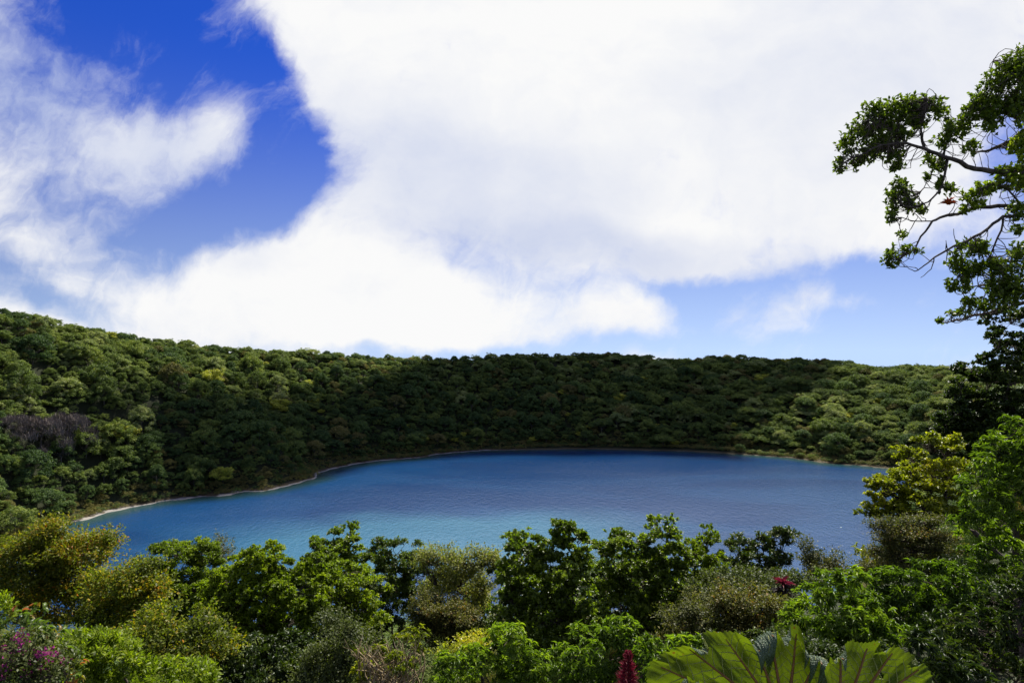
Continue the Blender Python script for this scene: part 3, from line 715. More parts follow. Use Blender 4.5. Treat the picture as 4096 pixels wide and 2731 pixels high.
plant('mounded_green_tree', 'mid green tree of several mounded crowns, left of the airy straw coloured tree', 'tree', 'mid', 'ell',
  [(1535,2185,42,28),(1575,2205,40,36),(1490,2245,60,40),(1590,2265,80,45),(1650,2240,40,35),(1674,2195,13,26),(1600,2350,90,60),(1520,2350,80,60),(1680,2330,65,60),(1560,2440,60,40),(1660,2420,50,40)], 15, 1.2, 1.0, 9, tw=.06)
plant('airy_straw_tree', 'airy straw and olive tree with thin branches showing, left of the centre glossy tree', 'tree', 'straw', 'fine',
  [(1755,2235,65,30),(1850,2245,80,34),(1935,2255,50,34),(1730,2290,60,40),(1850,2305,90,38),(1950,2320,45,45),(1800,2350,70,36),(1900,2400,70,36),(1740,2370,40,30)], 13.5, .72, 1.05, 10, tw=.25, fill=.35)
plant('tiered_olive_tree', 'small grey olive tree in flat tiers, under the airy straw coloured tree', 'tree', 'brown', 'fine',
  [(1715,2405,60,17),(1770,2430,80,20),(1710,2460,75,20),(1830,2470,80,22),(1770,2505,85,24),(1700,2520,60,22),(1850,2515,55,22),(1780,2560,70,24)], 12.5, 1.0, .9, 11, tw=.1, bias=.1, tuft=.6)
plant('glossy_leaf_tree', 'broad glossy tree with round domed top and thick leaves, at the centre', 'tree', 'clusia', 'obov',
  [(2110,2185,60,45),(2050,2170,36,40),(2085,2140,20,20),(2250,2150,60,42),(2300,2160,40,36),(2260,2115,45,24),(2200,2210,85,42),(2330,2210,40,45),(2090,2270,85,50),(2220,2280,105,55),(2035,2300,50,45),(2320,2290,55,55),(2150,2370,115,60),(2290,2370,80,60),(2060,2400,80,60),(2190,2470,130,60),(2330,2460,90,55),(2240,2550,120,50),(2080,2490,80,50)], 11, 1.25, .78, 12, tw=.06)
plant('glossy_leaf_tree', 'wide glossy tree with two pointed tips, right of the rounded glossy tree in the centre', 'tree', 'clusia', 'obov',
  [(2475,2145,32,26),(2470,2190,50,38),(2400,2210,40,40),(2545,2160,38,36),(2625,2095,14,32),(2640,2145,36,32),(2685,2110,14,30),(2580,2200,65,42),(2690,2180,55,45),(2480,2270,100,50),(2610,2270,95,55),(2730,2240,50,45),(2420,2330,70,50),(2560,2350,110,60),(2690,2330,90,60),(2500,2440,110,60),(2640,2430,100,60),(2560,2520,110,50)], 12, 1.25, .82, 13, tw=.06)
plant('pale_tipped_tree', 'lighter green pointed tree between the wide glossy tree and the dark bushy tree', 'tree', 'bright', 'obov',
  [(2832,2140,18,32),(2832,2185,38,38),(2835,2240,55,42),(2768,2190,18,32),(2770,2240,34,36),(2770,2300,70,45),(2840,2300,60,40),(2800,2370,80,50)], 13, 1.2, .78, 14, bias=-.08, tw=.08)
plant('dark_bushy_tree', 'dark green bushy tree against the lake right of the pale tipped tree', 'tree', 'deep', 'ell',
  [(2958,2190,45,36),(2952,2150,16,18),(3050,2195,50,38),(3045,2155,24,18),(3120,2175,50,45),(3150,2135,36,22),(3095,2135,16,14),(2950,2250,60,42),(3050,2265,70,38),(3130,2250,42,38),(2895,2240,32,38),(2960,2320,80,40),(3080,2320,80,36)], 14, 1.1, 1.25, 15, bias=.1, tw=.08)
plant('grey_brown_bush', 'small grey brown bush beside the water, right of the dark bushy tree', 'bush', 'brown', 'fine',
  [(3205,2185,24,20),(3222,2235,40,36),(3275,2260,45,36),(3318,2250,24,22),(3345,2240,12,24),(3230,2300,50,34),(3310,2305,36,30),(3370,2290,26,20)], 13, .95, 1.0, 16, tw=.15, bias=-.02)
plant('brown_shrub', 'wide brownish small leaved shrub behind the giant leaf', 'shrub', 'brown', 'fine',
  [(2750,2490,95,45),(2850,2430,95,40),(2950,2400,95,40),(2900,2490,120,50),(3030,2450,100,50),(2700,2540,80,36),(2980,2530,110,45),(2820,2550,100,45),(3120,2480,60,50)], 9, .95, .85, 17, tw=.08)
plant('brown_shrub', 'olive brown shrub with the red bromeliad, below the dark bushy tree', 'shrub', 'grey', 'fine',
  [(3040,2360,95,36),(3150,2350,70,40),(3240,2350,60,34),(3190,2410,60,34),(2930,2350,80,34),(2840,2370,70,36)], 10.5, .95, 1.0, 18, tw=.08, bias=-.08)
plant('long_leaf_shrub', 'bright long leaved shrub behind the right half of the giant leaf', 'shrub', 'lance', 'lance',
  [(3325,2325,70,34),(3405,2310,55,26),(3260,2390,75,40),(3375,2390,90,50),(3225,2460,85,45),(3350,2480,110,50),(3470,2470,90,50),(3250,2545,95,45),(3420,2560,120,50),(3560,2550,90,50),(3180,2520,50,40)], 7.6, .9, .62, 19, tw=.05)
plant('long_leaf_shrub', 'bright long leaved shrub at the bottom, between the bare twigs and the red flower spike', 'shrub', 'lance', 'lance',
  [(2000,2535,50,22),(2035,2560,80,40),(1910,2630,75,36),(2070,2640,100,55),(1790,2670,70,34),(1940,2700,100,50),(2150,2680,70,50),(1830,2725,90,34),(2080,2730,90,40)], 6.6, .9, .55, 20, tw=.12)
plant('long_leaf_shrub', 'bright domed long leaved shrub at the bottom, immediately behind the red flower spike', 'shrub', 'lance', 'lance',
  [(2480,2525,70,28),(2385,2555,85,45),(2540,2570,90,45),(2300,2610,75,45),(2440,2640,110,60),(2600,2630,60,50),(2330,2700,90,50),(2520,2710,100,40),(2270,2670,50,40)], 6.2, .9, .52, 21, tw=.12)
plant('grey_green_shrub', 'dull grey green shrub at the bottom, left of the bare twigged bush', 'shrub', 'grey', 'fine',
  [(1350,2510,70,40),(1385,2570,90,50),(1330,2650,100,55),(1420,2640,60,50),(1300,2720,110,40)], 9.5, 1.0, .95, 22, tw=.08)
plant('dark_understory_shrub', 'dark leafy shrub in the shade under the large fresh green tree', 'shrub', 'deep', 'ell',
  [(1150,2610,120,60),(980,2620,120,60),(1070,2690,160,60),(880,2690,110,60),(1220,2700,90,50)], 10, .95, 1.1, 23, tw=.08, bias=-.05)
plant('golden_shrub', 'small golden leaved shrub behind the bottom long leaved shrub', 'shrub', 'gold', 'fine',
  [(1890,2585,45,16),(1930,2570,30,18),(1860,2600,30,14),(1790,2635,40,14)], 8, 1.0, .8, 24, tw=.1, bias=.15)
plant('dense_bush_dome', 'dense bright green domed bush in the bottom left corner, beside the pink flowers', 'bush', 'bright', 'bamboo',
  [(370,2650,170,95),(290,2610,95,55),(440,2640,95,75),(350,2580,100,40),(230,2650,60,60)], 5.6, 1.5, .95, 25, tw=.02, bias=.05, fill=.12, tuft=.5)
plant('dense_bush_dome', 'dense green domed bush at the bottom edge, the lower one right of the corner dome', 'bush', 'bright', 'bamboo',
  [(690,2730,150,72),(620,2720,90,60),(770,2720,80,55)], 5.6, 1.5, .95, 26, tw=.02, bias=.0, fill=.12, tuft=.5)
plant('dense_bush_dome', 'sliver of a bright green bush at the left edge above the broad leaved shrub', 'bush', 'bright', 'bamboo',
  [(-10,2450,42,55)], 6.4, 1.5, .95, 27, tw=.02, bias=.05, fill=.12, tuft=.5)
plant('broad_leaved_shrub', 'shrub with broad red tipped leaves above the pink flowers', 'shrub', 'ember', 'broad',
  [(150,2470,55,34),(190,2510,55,34),(90,2500,40,26),(110,2560,60,30),(210,2570,50,30),(280,2700,40,40),(255,2620,36,30)], 5.2, .75, .5, 28, tw=.3, foot=(-3.4, 4.9))
pk = plant('pink_flowering_shrub', 'shrub with magenta flowers in the bottom left corner', 'shrub', 'grey', 'fine',
  [(40,2600,75,45),(120,2590,50,40),(60,2680,90,45),(190,2660,80,35),(150,2710,90,36),(230,2700,50,30)], 4.6, .55, .6, 29, tw=.35, part='foliage')

# right hand side
plant('golden_green_tree', 'yellow green tree leaning over the right side of the lake', 'tree', 'gold', 'obov',
  [(3640,1825,48,26),(3720,1775,50,34),(3790,1795,50,40),(3560,1935,70,28),(3480,1945,40,20),(3650,1895,70,32),(3740,1880,70,36),(3690,1950,80,32),(3590,1990,75,32),(3500,2010,42,34),(3475,2060,34,30),(3580,2060,75,32),(3690,2030,80,40),(3790,1955,70,42),(3780,2040,70,42),(3820,1880,60,50)], 14.5, 1.2, .85, 31, tw=.15, foot=(12.5, 15.0))
plant('brown_umbrella_tree', 'fine brown leaved tree in flat layers under the yellow green tree', 'tree', 'brown', 'fine',
  [(3560,2105,80,10),(3690,2090,80,10),(3620,2140,100,11),(3750,2150,85,12),(3530,2165,60,12),(3660,2190,110,12),(3790,2205,70,14),(3560,2215,90,12),(3690,2245,100,14),(3510,2270,60,14),(3620,2285,100,14),(3780,2270,70,16)], 12.5, .9, .9, 32, tw=.35, bias=.05, foot=(9.5, 13.0), depth=.45, tuft=.42)
plant('golden_green_shrub', 'small yellow green shrub at the water gap, left of the brown layered tree', 'shrub', 'gold', 'ell',
  [(3450,2205,22,22),(3465,2250,26,34),(3445,2300,30,26)], 13, .9, 1.0, 33, tw=.1)
plant('dark_dense_tree', 'tall dark dense tree at the right edge, rising above the ridge line', 'tree', 'deep', 'obov',
  [(3965,1285,34,26),(4050,1285,70,45),(4060,1390,75,60),(4000,1345,50,30),(3990,1450,60,36),(3885,1485,55,28),(3950,1515,80,40),(4050,1500,80,50),(3850,1555,45,40),(3930,1610,85,60),(4040,1630,90,70),(3835,1655,45,50),(3790,1690,36,36),(3770,1760,36,36),(3840,1600,50,50),(3870,1680,80,70),(3830,1770,70,60),(3980,1690,90,80),(3800,1735,45,45),(3895,1730,85,65),(4020,1750,95,80),(3850,1820,75,50),(3970,1850,100,55),(4130,1560,60,200)], 19, 1.15, 1.15, 34, tw=.05, foot=(15.5, 20.0))
plant('willowy_leaf_tree', 'long leaved bright tree at the right edge in front of the dark dense tree', 'tree', 'lance', 'lance',
  [(4075,1700,45,45),(4050,1750,60,40),(3985,1790,60,32),(4070,1830,70,60),(3935,1860,50,32),(3990,1910,80,50),(3885,1945,65,36),(4070,1970,80,80),(3950,2010,80,60),(3870,2060,60,45),(4040,2100,90,80),(3930,2130,80,60),(4080,2250,80,90),(3960,2250,90,70),(4120,1900,60,150)], 9, .85, .72, 35, tw=.12, bias=-.05, foot=(6.8, 8.6))
plant('long_leaf_shrub', 'wide darker long leaved shrub between the brown layered tree and the giant leaf', 'shrub', 'lance', 'lance',
  [(3580,2330,90,36),(3700,2310,90,40),(3820,2320,90,50),(3520,2390,80,36),(3650,2400,110,50),(3800,2420,110,60),(3600,2470,100,45),(3730,2500,100,45)], 8.4, .85, .68, 36, tw=.08, bias=-.22)
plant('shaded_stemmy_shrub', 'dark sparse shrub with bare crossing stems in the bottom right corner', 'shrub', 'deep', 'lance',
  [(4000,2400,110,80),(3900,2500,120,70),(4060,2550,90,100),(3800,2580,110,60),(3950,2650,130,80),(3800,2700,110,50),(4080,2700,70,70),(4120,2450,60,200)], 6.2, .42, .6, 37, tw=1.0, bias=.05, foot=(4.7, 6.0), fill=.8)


# second row: crowns that close the band behind the front trees
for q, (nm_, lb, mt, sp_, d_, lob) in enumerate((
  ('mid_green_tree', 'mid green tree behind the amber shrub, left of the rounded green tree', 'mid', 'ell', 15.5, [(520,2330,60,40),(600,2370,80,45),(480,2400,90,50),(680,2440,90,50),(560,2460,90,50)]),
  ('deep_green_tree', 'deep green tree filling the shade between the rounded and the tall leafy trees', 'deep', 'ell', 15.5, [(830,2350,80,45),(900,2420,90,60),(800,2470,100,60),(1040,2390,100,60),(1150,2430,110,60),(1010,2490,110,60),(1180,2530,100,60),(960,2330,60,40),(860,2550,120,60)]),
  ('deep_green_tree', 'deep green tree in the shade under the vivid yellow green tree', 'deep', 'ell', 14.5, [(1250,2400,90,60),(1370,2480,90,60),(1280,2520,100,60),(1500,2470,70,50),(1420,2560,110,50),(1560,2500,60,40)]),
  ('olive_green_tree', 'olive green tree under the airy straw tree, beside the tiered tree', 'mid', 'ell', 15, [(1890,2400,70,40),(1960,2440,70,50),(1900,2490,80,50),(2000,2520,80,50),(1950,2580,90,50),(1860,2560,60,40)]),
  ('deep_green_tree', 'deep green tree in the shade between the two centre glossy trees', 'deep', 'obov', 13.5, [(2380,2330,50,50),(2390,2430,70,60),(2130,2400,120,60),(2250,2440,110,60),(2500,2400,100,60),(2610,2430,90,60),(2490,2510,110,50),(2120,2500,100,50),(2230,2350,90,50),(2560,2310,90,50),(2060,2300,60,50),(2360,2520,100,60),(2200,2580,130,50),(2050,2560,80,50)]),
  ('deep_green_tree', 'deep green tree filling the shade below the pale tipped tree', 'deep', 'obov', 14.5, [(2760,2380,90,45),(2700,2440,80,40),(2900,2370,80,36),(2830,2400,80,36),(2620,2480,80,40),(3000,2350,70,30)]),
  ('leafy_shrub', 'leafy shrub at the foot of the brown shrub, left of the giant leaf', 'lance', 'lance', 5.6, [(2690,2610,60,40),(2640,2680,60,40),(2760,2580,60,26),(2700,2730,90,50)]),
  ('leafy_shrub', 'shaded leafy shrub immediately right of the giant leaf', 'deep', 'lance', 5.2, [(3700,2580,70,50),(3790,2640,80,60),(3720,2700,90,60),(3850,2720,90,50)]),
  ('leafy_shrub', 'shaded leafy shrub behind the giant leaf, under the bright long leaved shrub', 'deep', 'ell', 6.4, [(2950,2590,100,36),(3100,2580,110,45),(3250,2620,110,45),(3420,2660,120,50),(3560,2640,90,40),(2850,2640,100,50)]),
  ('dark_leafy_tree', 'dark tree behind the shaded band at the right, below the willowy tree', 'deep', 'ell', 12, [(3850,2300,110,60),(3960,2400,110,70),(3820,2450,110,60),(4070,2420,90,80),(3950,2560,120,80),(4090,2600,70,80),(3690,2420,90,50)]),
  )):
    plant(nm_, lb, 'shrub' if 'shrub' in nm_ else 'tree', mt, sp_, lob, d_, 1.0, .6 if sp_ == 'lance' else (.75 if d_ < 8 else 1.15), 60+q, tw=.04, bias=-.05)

# bare twigged bush at the bottom
r_ = np.random.RandomState(5)
e, base, cs, axs = plant('bare_twigged_bush', 'bush of pale bare twigs with tufts of narrow leaves at the bottom', 'bush', 'gold', 'lance',
  [(1655,2535,34,26),(1610,2570,30,26),(1480,2620,50,26),(1540,2650,60,28),(1450,2690,60,30),(1600,2660,50,36),(1680,2600,26,26)], 7, .9, .42, 38, tw=.0, twigmat=M_PALE, bias=-.15)
tb = Tubes()
for k in range(46):
    a = P(1430+r_.rand()*260, 2780+r_.rand()*60, 6.7+r_.rand()*.6)-base; b = P(1410+r_.rand()*290, 2560+r_.rand()*140, 6.7+r_.rand()*.6)-base
    c1 = curve(a, b, 0, .10, 7, r_); tb.add(c1, np.linspace(.012, .004, 7), 4)
    for q in range(3):
        p0 = c1[r_.randint(2, 6)]; tb.add(curve(p0, p0+np.array([r_.normal()*.12, r_.normal()*.08, r_.uniform(.1, .3)]), 0, .12, 4, r_), np.linspace(.006, .002, 4), 3)
tb.obj('bare_twigs', M_PALE, e)
# bare stems of the shaded shrub
# magenta flowers
mm, g = mat_new('petal_magenta'); at = g.n('ShaderNodeAttribute'); at.attribute_name = 'var'
pc = g.mix(at.outputs['Fac'], (.18, .02, .08), (.42, .05, .25))
b_ = pbsdf(g, pc, .5, .2); t_ = g.n('ShaderNodeBsdfTranslucent'); g.L.new(pc, t_.inputs[0]); mx = g.n('ShaderNodeMixShader'); mx.inputs[0].default_value = .3
g.L.new(b_, mx.inputs[1]); g.L.new(t_.outputs[0], mx.inputs[2]); out(g, mx.outputs[0])
e, base, cs, axs = pk
fl = [(85,2530),(80,2560),(20,2580),(60,2600),(30,2625),(5,2600),(210,2600),(200,2625),(150,2625),(140,2655),(170,2675),(45,2650),(10,2660),(60,2672),(255,2640),(100,2620),(20,2700),(185,2610),(120,2690),(230,2620),(75,2545),(95,2580)]
for px, py in fl:
    c0 = P(px, py, 4.35+r_.rand()*.3)-base; n = 14
    dv = unit(r_.normal(size=(n, 3))+np.array([0, -.4, .5]))
    V, Fc = leaves(c0+r_.normal(size=(n, 3))*.016, dv, r_.normal(size=(n, 3)), r_.uniform(.014, .03, n), r_.uniform(.012, .02, n), T_ELL)
    mesh_obj('flower', V, Fc, mm, e, smooth=True, var=np.repeat(r_.rand(n), len(T_ELL[1])))

# ---------------------------------------------------------------- overhanging tree, upper right
def Z5(x, y, d_=7.5): return P(3300+x*.7654, 150+y*.7654, d_)
tb = Tubes(); r_ = np.random.RandomState(77)
bt = np.array([8.6, 7.4, hz(8.6, 7.4)])
e = empty('overhanging_tree', bt, 'dark backlit tree reaching in from the upper right with thick limbs and rounded leaves', 'tree')
def L5(pts, r0, r1, dd=(0, 0)):
    p = np.array([Z5(x, y, 7.5+dd[0]+(dd[1]-dd[0])*i/(len(pts)-1)) for i, (x, y) in enumerate(pts)])-bt
    # refine and wobble
    q = [p[0]]
    for a, b in zip(p[:-1], p[1:]):
        c1 = curve(a, b, 0, .03, 4, r_); q += list(c1[1:])
    q = np.array(q); tb.add(q, np.linspace(r0*.62, max(.003, r1*.5), len(q)), 8); return list(q)
tk = curve((0, 0, -.5), (-.55, .25, 8.9), 0, .025, 14, r_); tb.add(tk, np.linspace(.27, .07, 14), 10)
for (x0, y0), r0 in (((1480,760),.06), ((1500,900),.045), ((1250,905),.03), ((1500,1340),.04), ((1480,560),.055)):   # limbs leave the trunk beyond the frame
    e0 = Z5(x0, y0, 7.5+{760:0,900:.1,905:0,1340:.2,560:.1}[y0])-bt; k0 = tk[np.argmin(np.abs(tk[:, 2]-(e0[2]-.7)))]
    tb.add(curve(k0, e0, .04, .03, 5, r_), np.linspace(r0*1.15, r0, 5), 8)
for a_, z_ in ((.3, 5.2), (1.4, 6.0), (-.8, 6.6), (2.4, 7.2), (.6, 8.0), (-2.0, 7.6)):
    k0 = tk[np.argmin(np.abs(tk[:, 2]-z_))]; tb.add(curve(k0, k0+np.array([math.cos(a_)*1.9, math.sin(a_)*1.9, .7]), -.05, .06, 6, r_), np.linspace(.05, .012, 6), 6)
nodes = []
LIMBS = [
 ([(1480,760),(1200,745),(1040,705),(870,700),(740,675),(620,625),(520,580),(420,550),(330,560)], .068, .018, (0, -.2)),
 ([(1500,900),(1250,905),(1040,893),(900,880),(800,885),(690,925),(620,935),(560,960),(500,1040),(470,1110),(390,1150)], .05, .010, (.1, -.1)),
 ([(1250,905),(1040,930),(930,935),(850,1000),(740,1065),(640,1110),(570,1150),(520,1190),(470,1222),(430,1200)], .034, .006, (0, -.3)),
 ([(570,1150),(555,1210),(500,1255)], .010, .004, (-.2, -.2)),
 ([(640,1110),(632,1060)], .007, .003, (-.2, -.2)), ([(690,1085),(672,1000)], .007, .003, (-.2, -.2)),
 ([(1500,1340),(1250,1350),(1040,1385),(880,1430),(780,1450),(700,1475),(640,1490),(580,1490)], .045, .006, (.2, 0)),
 ([(1480,560),(1200,500),(1040,490),(930,560),(860,590),(790,600),(700,560)], .06, .010, (0, .2)),
 ([(1480,560),(1250,330),(1040,240),(930,170),(880,120)], .06, .010, (.3, .3)),
 ([(1200,500),(1000,420),(860,380),(750,350)], .035, .010, (.1, .1)),
 ([(640,635),(625,720),(600,800),(540,860),(470,890),(400,880)], .026, .006, (-.1, -.2)),
 ([(520,580),(500,470),(520,380),(530,320)], .026, .007, (-.1, -.2)),
 ([(420,550),(300,470),(230,430)], .020, .006, (-.1, -.2)), ([(330,560),(220,600),(120,640),(60,680)], .018, .005, (-.2, -.3)),
 ([(620,625),(640,520),(700,450),(760,400)], .022, .007, (0, .1)),
 ([(1250,1350),(1000,1180),(900,1160),(800,1120)], .03, .007, (.2, .1)), ([(1250,1350),(1000,1260),(850,1290),(720,1300)], .03, .007, (.2, .1)),
 ([(930,935),(900,1050),(860,1150),(780,1230),(700,1240)], .02, .006, (0, 0)), ([(1040,893),(960,800),(880,760),(780,800)], .02, .006, (0, -.2)),
 ([(800,885),(740,840),(690,800)], .014, .005, (0, 0)), ([(560,960),(470,960),(400,940),(350,960)], .012, .004, (-.1, -.1)),
 ([(620,625),(560,700),(530,760),(490,830)], .012, .004, (0, 0)),
]
for l in LIMBS: nodes += L5(*l)
nodes += [p for p in tk[8:]]
tb.obj('trunk', bark_mat('dark_limb_bark', (.03,.024,.018), (.10,.08,.06), 14), e)
B26 = [(200,480,75,70),(110,560,55,50),(310,400,85,75),(250,380,50,40),(420,370,90,60),(510,345,70,50),(600,380,50,60),(380,470,90,70),(300,530,80,60),(480,440,60,50),(230,600,60,50),(80,660,30,45),(170,650,30,40),
 (350,600,60,60),(380,680,35,35),(560,640,60,30),(690,480,70,60),(760,400,60,50),(820,330,70,60),(890,230,60,60),(960,160,70,70),(1050,140,60,120),(930,340,90,70),(1030,330,70,140),(860,440,70,60),(760,570,45,40),(610,540,50,35),
 (600,680,50,25),(540,730,20,16),(400,780,50,45),(350,830,40,60),(440,850,45,50),(350,920,35,45),(480,900,50,30),(600,770,20,50),(660,790,35,30),(350,1150,50,50),(420,1110,45,25),(400,1030,25,15),(480,1110,18,12),
 (760,1100,80,40),(820,1090,50,40),(690,1180,55,50),(740,1220,50,45),(650,1290,30,30),(720,1290,50,40),(800,1200,40,40),(760,1380,60,30),(850,1390,60,35),(720,1430,50,22),(600,1480,25,16),(660,1440,25,14),(940,1360,90,60),(1000,1290,80,80),
 (930,1230,70,60),(1010,1130,50,70),(900,1300,60,50),(880,1180,40,35),(1000,900,50,50),(1010,1010,30,30)]
Y26 = [(760,830,50,30),(830,800,60,40),(900,770,60,40),(980,740,70,60),(1040,720,60,90),(800,880,50,25),(730,900,30,20),(960,700,50,30),(1000,580,50,50),(900,700,30,20),(1040,560,40,60)]
def lobes5(bl, spec, scale, dens, mat, partname, bias, seed):
    r_ = np.random.RandomState(seed); cs = []; ax = []; N_ = np.array(nodes); tw = Tubes()
    for (x, y, rx, ry) in bl:
        n = int(rx*ry/ (105.0)*dens)+4
        for k in range(n):
            dv = r_.normal(size=3); dv /= np.linalg.norm(dv); q = 1.18*r_.rand()**.5
            c_ = Z5(x+dv[0]*rx*q, y-dv[2]*ry*q, 7.45+dv[1]*q*max(rx, ry)*.0020)-bt
            j = np.argmin(((N_-c_)**2).sum(1)+ .15*r_.rand(len(N_))); a0 = N_[j]
            a_ = unit((c_-a0)/max(.05, np.linalg.norm(c_-a0))*.5+np.array([0, 0, .55])+r_.normal(size=3)*.4)
            cs.append(c_); ax.append(a_)
            if r_.rand() < .40: tw.add(curve(a0, c_-a_*.03, -.10, .13, 7, r_), np.linspace(.005, .0024, 7), 4)
    cs = np.array(cs); ax = np.array(ax)
    V, Fc, ci = rosettes(cs, ax, spec, r_, scale); nf = len(LS[spec][0][1])
    pv = np.clip(.4+bias+r_.normal(size=len(cs))[ci]*.15+r_.normal(size=len(ci))*.15, 0, 1)
    mesh_obj(partname, V, Fc, FM[mat], e, smooth=True, var=np.repeat(pv, nf)); tw.obj('twigs', M_TW, e)
B26 += [(1200,250,120,120),(1350,150,140,130),(1500,300,150,140),(1650,450,150,130),(1300,500,100,70),(1500,600,130,80),(1700,700,140,110),(1550,850,120,80),(1300,1050,90,70),(1450,1200,110,90),(1250,1250,90,90),(1650,1000,120,90)]
lobes5(B26, 'spray', .66, 1.8, 'mid', 'crown', .0, 4)
lobes5(Y26, 'obov', .55, 1.6, 'clusia', 'crown', .25, 5)

# ---------------------------------------------------------------- bromeliads
def flat_mat(name, a, b, rough=.45, tr=.3):
    m_, g = mat_new(name); at = g.n('ShaderNodeAttribute'); at.attribute_name = 'var'
    c_ = g.mix(at.outputs['Fac'], a, b); s_ = pbsdf(g, c_, rough, .4); t_ = g.n('ShaderNodeBsdfTranslucent'); g.L.new(c_, t_.inputs[0])
    mx = g.n('ShaderNodeMixShader'); mx.inputs[0].default_value = tr; g.L.new(s_, mx.inputs[1]); g.L.new(t_.outputs[0], mx.inputs[2]); out(g, mx.outputs[0]); return m_
MR = flat_mat('bromeliad_red', (.14, .008, .02), (.34, .03, .07)); MO = flat_mat('bromeliad_orange', (.45, .04, .01), (.6, .12, .02)); MDK = flat_mat('bromeliad_dark', (.02, .012, .012), (.05, .03, .02))
def brom(c0, L_, mat, lab, dark=True):
    r_ = np.random.RandomState(int(L_*1000)); e = empty('bromeliad', c0, lab, 'bromeliad')
    n = 30; a = np.arange(n)*2.4; th = r_.uniform(.25, 1.35, n)
    dv = np.stack([np.cos(a)*np.sin(th), np.sin(a)*np.sin(th), np.cos(th)], -1)
    V, Fc = leaves(dv*.01, dv, np.tile([0, 0, 1.0], (n, 1))+r_.normal(size=(n, 3))*.1, np.full(n, L_)*r_.uniform(.7, 1.1, n), np.full(n, L_*.14), T_LANC)
    mesh_obj('leaves', V, Fc, mat, e, smooth=True, var=np.repeat(r_.rand(n), len(T_LANC[1])))
    if dark:
        n = 26; dv = unit(r_.normal(size=(n, 3))*[1, 1, .5]+[0, 0, -.8])
        V, Fc = leaves(dv*.01, dv, r_.normal(size=(n, 3)), np.full(n, L_*1.1), np.full(n, L_*.2), T_LANC)
        mesh_obj('withered_leaves', V, Fc, MDK, e, smooth=True, var=np.repeat(r_.rand(n), len(T_LANC[1])))
brom(P(3132, 2343, 9.7), .17, MR, 'crimson bromeliad with dark withered base perched on the olive brown shrub')
brom(P(3795, 822, 7.3), .10, MO, 'orange red bromeliad on a branch of the overhanging tree', False)

# ---------------------------------------------------------------- red flower spike
e = empty('flower_spike', P(2512, 2860, 4.0), 'tall crimson flower spike standing at the bottom, left of the giant leaf', 'flower spike')
r_ = np.random.RandomState(3); Lsp = 2860-2602; n = 1500
t = r_.rand(n)**.8; hh = (.0+t*Lsp/F*4.0)
rad = (.066*(1-t**2.2)+.016)*r_.uniform(.35, 1.0, n)**.5*(1+.25*np.sin(hh*90+r_.rand(n)))
an = r_.rand(n)*6.283; pos = np.stack([np.cos(an)*rad*.3, np.sin(an)*rad*.3, hh], -1)
dv = unit(np.stack([np.cos(an), np.sin(an), np.full(n, .55)], -1)+r_.normal(size=(n, 3))*.25)
V, Fc = leaves(pos, dv, r_.normal(size=(n, 3)), rad*.8+.004, np.full(n, .0055), T_DIAM)
mesh_obj('florets', V, Fc, flat_mat('floret_crimson', (.12, .006, .015), (.34, .02, .05), .5, .2), e, var=np.clip(r_.rand(n), 0, 1))
tb = Tubes(); tb.add([(0, 0, -1.2), (0, 0, 0), (.01, 0, .2), (0, 0, Lsp/F*4-.02)], [.022, .02, .014, .005], 7); tb.obj('stalk', flat_mat('stalk_red', (.10,.02,.02), (.16,.03,.03)), e)

# ---------------------------------------------------------------- the giant-leaved plant
mgl, g = mat_new('giant_leaf'); tc = g.n('ShaderNodeTexCoord'); geo = g.n('ShaderNodeNewGeometry')
bk = geo.outputs['Backfacing']
nz = g.noise(tc.outputs['Object'], 14, 6, .6); n2_ = g.noise(tc.outputs['Object'], 3, 3, .6)
under = g.mix(g.rng(nz, .3, .7), (.065, .105, .008), (.095, .14, .010)); under = g.mix(g.rng(n2_, .35, .65), under, (.095, .125, .010))
upper = g.mix(g.rng(nz, .3, .7), (.10, .15, .085), (.22, .29, .19))
vo = g.n('ShaderNodeTexVoronoi'); g.L.new(tc.outputs['Object'], vo.inputs['Vector']); vo.inputs['Scale'].default_value = 75; vo.feature = 'DISTANCE_TO_EDGE'
net = g.rng(vo.outputs['Distance'], 0.0, .22)
under = g.mix(net, (.105, .135, .020), under)
sptn = g.n('ShaderNodeTexVoronoi'); g.L.new(tc.outputs['Object'], sptn.inputs['Vector']); sptn.inputs['Scale'].default_value = 17; sptn.inputs['Randomness'].default_value = 1
spt = g.m('MULTIPLY', g.rng(sptn.outputs['Distance'], .16, .09), g.rng(g.noise(tc.outputs['Object'], 9, 3, .6), .50, .56))
under = g.mix(spt, under, (.10, .055, .015))
uc = g.mix(bk, upper, under)
bp = g.n('ShaderNodeBump'); bp.inputs['Strength'].default_value = .9; bp.inputs['Distance'].default_value = .006; g.L.new(net, bp.inputs['Height'])
s_ = pbsdf(g, uc, .5, .35, bp.outputs[0]); t_ = g.n('ShaderNodeBsdfTranslucent'); g.L.new(g.mix(1.0, under, (1.35, 1.5, .3, 1), 'MULTIPLY'), t_.inputs[0])
mx = g.n('ShaderNodeMixShader'); mx.inputs[0].default_value = .52; g.L.new(s_, mx.inputs[1]); g.L.new(t_.outputs[0], mx.inputs[2]); out(g, mx.outputs[0])
MV1 = flat_mat('vein_brown', (.24, .11, .02), (.32, .16, .04), .45, .3); MV2 = flat_mat('vein_pale', (.34, .38, .07), (.44, .46, .12), .45, .3)
gb = P(3120, 2731, 3.4); gbase = np.array([gb[0], gb[1]+.1, hz(gb[0], gb[1]+.1)])
ge = empty('giant_leaf_plant', gbase, 'plant with huge lobed backlit leaves at the bottom right', 'plant')
